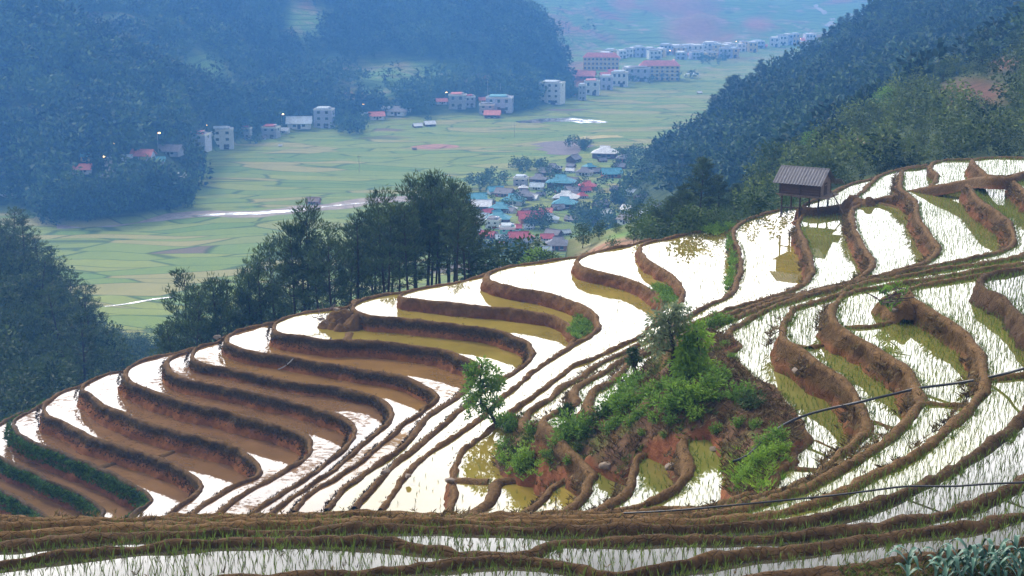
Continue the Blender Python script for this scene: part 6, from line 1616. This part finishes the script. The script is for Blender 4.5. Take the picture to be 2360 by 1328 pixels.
def lump(name, pts, r, mat, seed, label=None):
    """a heap of earth: overlapping noisy mounds in one skin"""
    P = np.array([on_plane(*p) for p in pts]); V, F = [], []
    c0 = P.mean(0)
    lo, hi = P[:, :2].min(0) - r * 1.5, P[:, :2].max(0) + r * 1.5
    xs, ys = np.arange(lo[0], hi[0], .07), np.arange(lo[1], hi[1], .07)
    G = np.stack(np.meshgrid(xs, ys), -1); f = np.full(G.shape[:2], -99.0)
    for q in P: f = np.maximum(f, q[2] - CZ + 0 - .5 * (np.linalg.norm(G - q[:2], axis=-1) / r) ** 2 * r * 1.6)
    f = f + fbm(np.dstack([G, 0 * f]), .45, 4, seed) * .2
    n, m = f.shape
    V = np.dstack([G, f + CZ]).reshape(-1, 3); i = np.arange(n - 1)[:, None] * m + np.arange(m - 1)[None]
    Fq = np.stack([i, i + 1, i + m + 1, i + m], -1).reshape(-1, 4)
    keep = (V[Fq][..., 2].min(1) > P[:, 2].min() - 1.2)
    return struct(obj(name, mkmesh(name, V, Fq[keep], M[mat], {'drop': -.06 * np.clip(P[:, 2].max() - V[:, 2], 0, 2)}, smooth=True)))
lump('earth_heap', [(748, 738, -20.35), (770, 722, -20.0), (797, 712, -19.85), (765, 750, -20.6), (790, 748, -20.45), (815, 722, -19.9)], .5, 'bank_moss', 5)
lump('earth_heap', [(2045, 682, -10.95), (2062, 670, -10.85), (2082, 690, -10.85), (2035, 700, -11.25), (2055, 708, -11.2), (2075, 705, -11.1)], .32, 'bank_dry', 6)
lump('earth_heap', [(1965, 452, -14.6), (1985, 455, -14.5), (2000, 460, -14.55)], .6, 'bank_dry', 7)
mb = MB(); srng = np.random.default_rng(3)
for k in range(26):
    p = on_plane(750 + srng.normal(0, 16), 733 + srng.normal(0, 8), -20.3); d = srng.normal(0, .35, 3); d[2] = abs(d[2]) * .5 + .05; mb.bar(p, p + d, .025, 4, .01)
tag(obj('dead_branches', mb.mesh('dead_branches', M['wood_grey'])), 'tangle of dead grey branches on the rubble heap of the left terraces', 'branches')
mb = MB()
for k in range(26):
    p = on_plane(2048 + srng.normal(0, 12), 690 + srng.normal(0, 12), -10.7); d = srng.normal(0, .3, 3); d[2] = abs(d[2]) * .4; mb.bar(p, p + d, .03, 4, .012)
tag(obj('dead_branches', mb.mesh('dead_branches', M['wood'])), 'tangle of dead roots on the broken bank head of the right-hand terraces', 'branches')

# ------------------------------------------------------------------ maize at the lower right corner
def maize(seed):
    rg = np.random.default_rng(seed); mb = MB(); mb.bar((0, 0, -.1), (0, 0, .42), .014, 6, .008)
    V, F = [], []
    for k in range(8):
        az = k * 2.3 + rg.normal(0, .3); L = rg.uniform(.42, .62); z0 = .06 + .05 * k; d = np.array([math.cos(az), math.sin(az), 0]); s = np.array([-d[1], d[0], 0])
        b = len(V)
        for i in range(8):
            t = i / 7; w = .036 * math.sin(math.pi * min(.98, .15 + .85 * t)) ** .7
            c = d * L * t * .62 + np.array([0, 0, z0 + L * (.95 * t - 1.05 * t ** 2.4)])
            V += [c - s * w + (0, 0, .012), c - (0, 0, .004), c + s * w + (0, 0, .012)]
        for i in range(7):
            for j in (0, 1): F.append((b + 3 * i + j, b + 3 * i + j + 1, b + 3 * i + 4 + j, b + 3 * i + 3 + j))
    return mb.mesh('stalk', M['maize']), mkmesh('leaf_blades', V, F, M['maize'], smooth=True)
m, nt, b = newmat('maize'); n = noise(nt, 3, 3, .6, geopos(nt))
nt.links.new(mixc(nt, ramp(nt, n, .3, .7), (.03, .10, .075), (.09, .22, .15)), b.inputs["Base Color"]); b.inputs["Roughness"].default_value = .42; M['maize'] = m
MZ = [maize(i) for i in range(3)]
for i, (x, y) in enumerate(sorted([(2090, 1340), (2160, 1332), (2200, 1338), (2228, 1330), (2262, 1336), (2285, 1322), (2310, 1332), (2335, 1324), (2352, 1338), (2240, 1345), (2180, 1350), (2300, 1350)])):
    t = thing('maize_plant', 'blue-green maize plant, %s from the left in the lower right corner' % ordw(i), 'maize', on_plane(x, y, Z['L7'] - .12), i * 1.9, 'maize plants in the corner', srng.uniform(.75, 1.1))
    obj('stalk', MZ[i % 3][0], t); obj('leaf_blades', MZ[i % 3][1], t)
G = np.stack([grng.uniform(5, 9.5, 2600), grng.uniform(17.5, 21.5, 2600)], -1); G = G[inside(POLY['L7'], G)]
P = np.c_[G, np.full(len(G), Z['L7'] + CZ - .1)]
grassmesh('corner_grass', P, np.full(len(P), .12), .007, .9, 4, 'grass', grng, .35, .25)
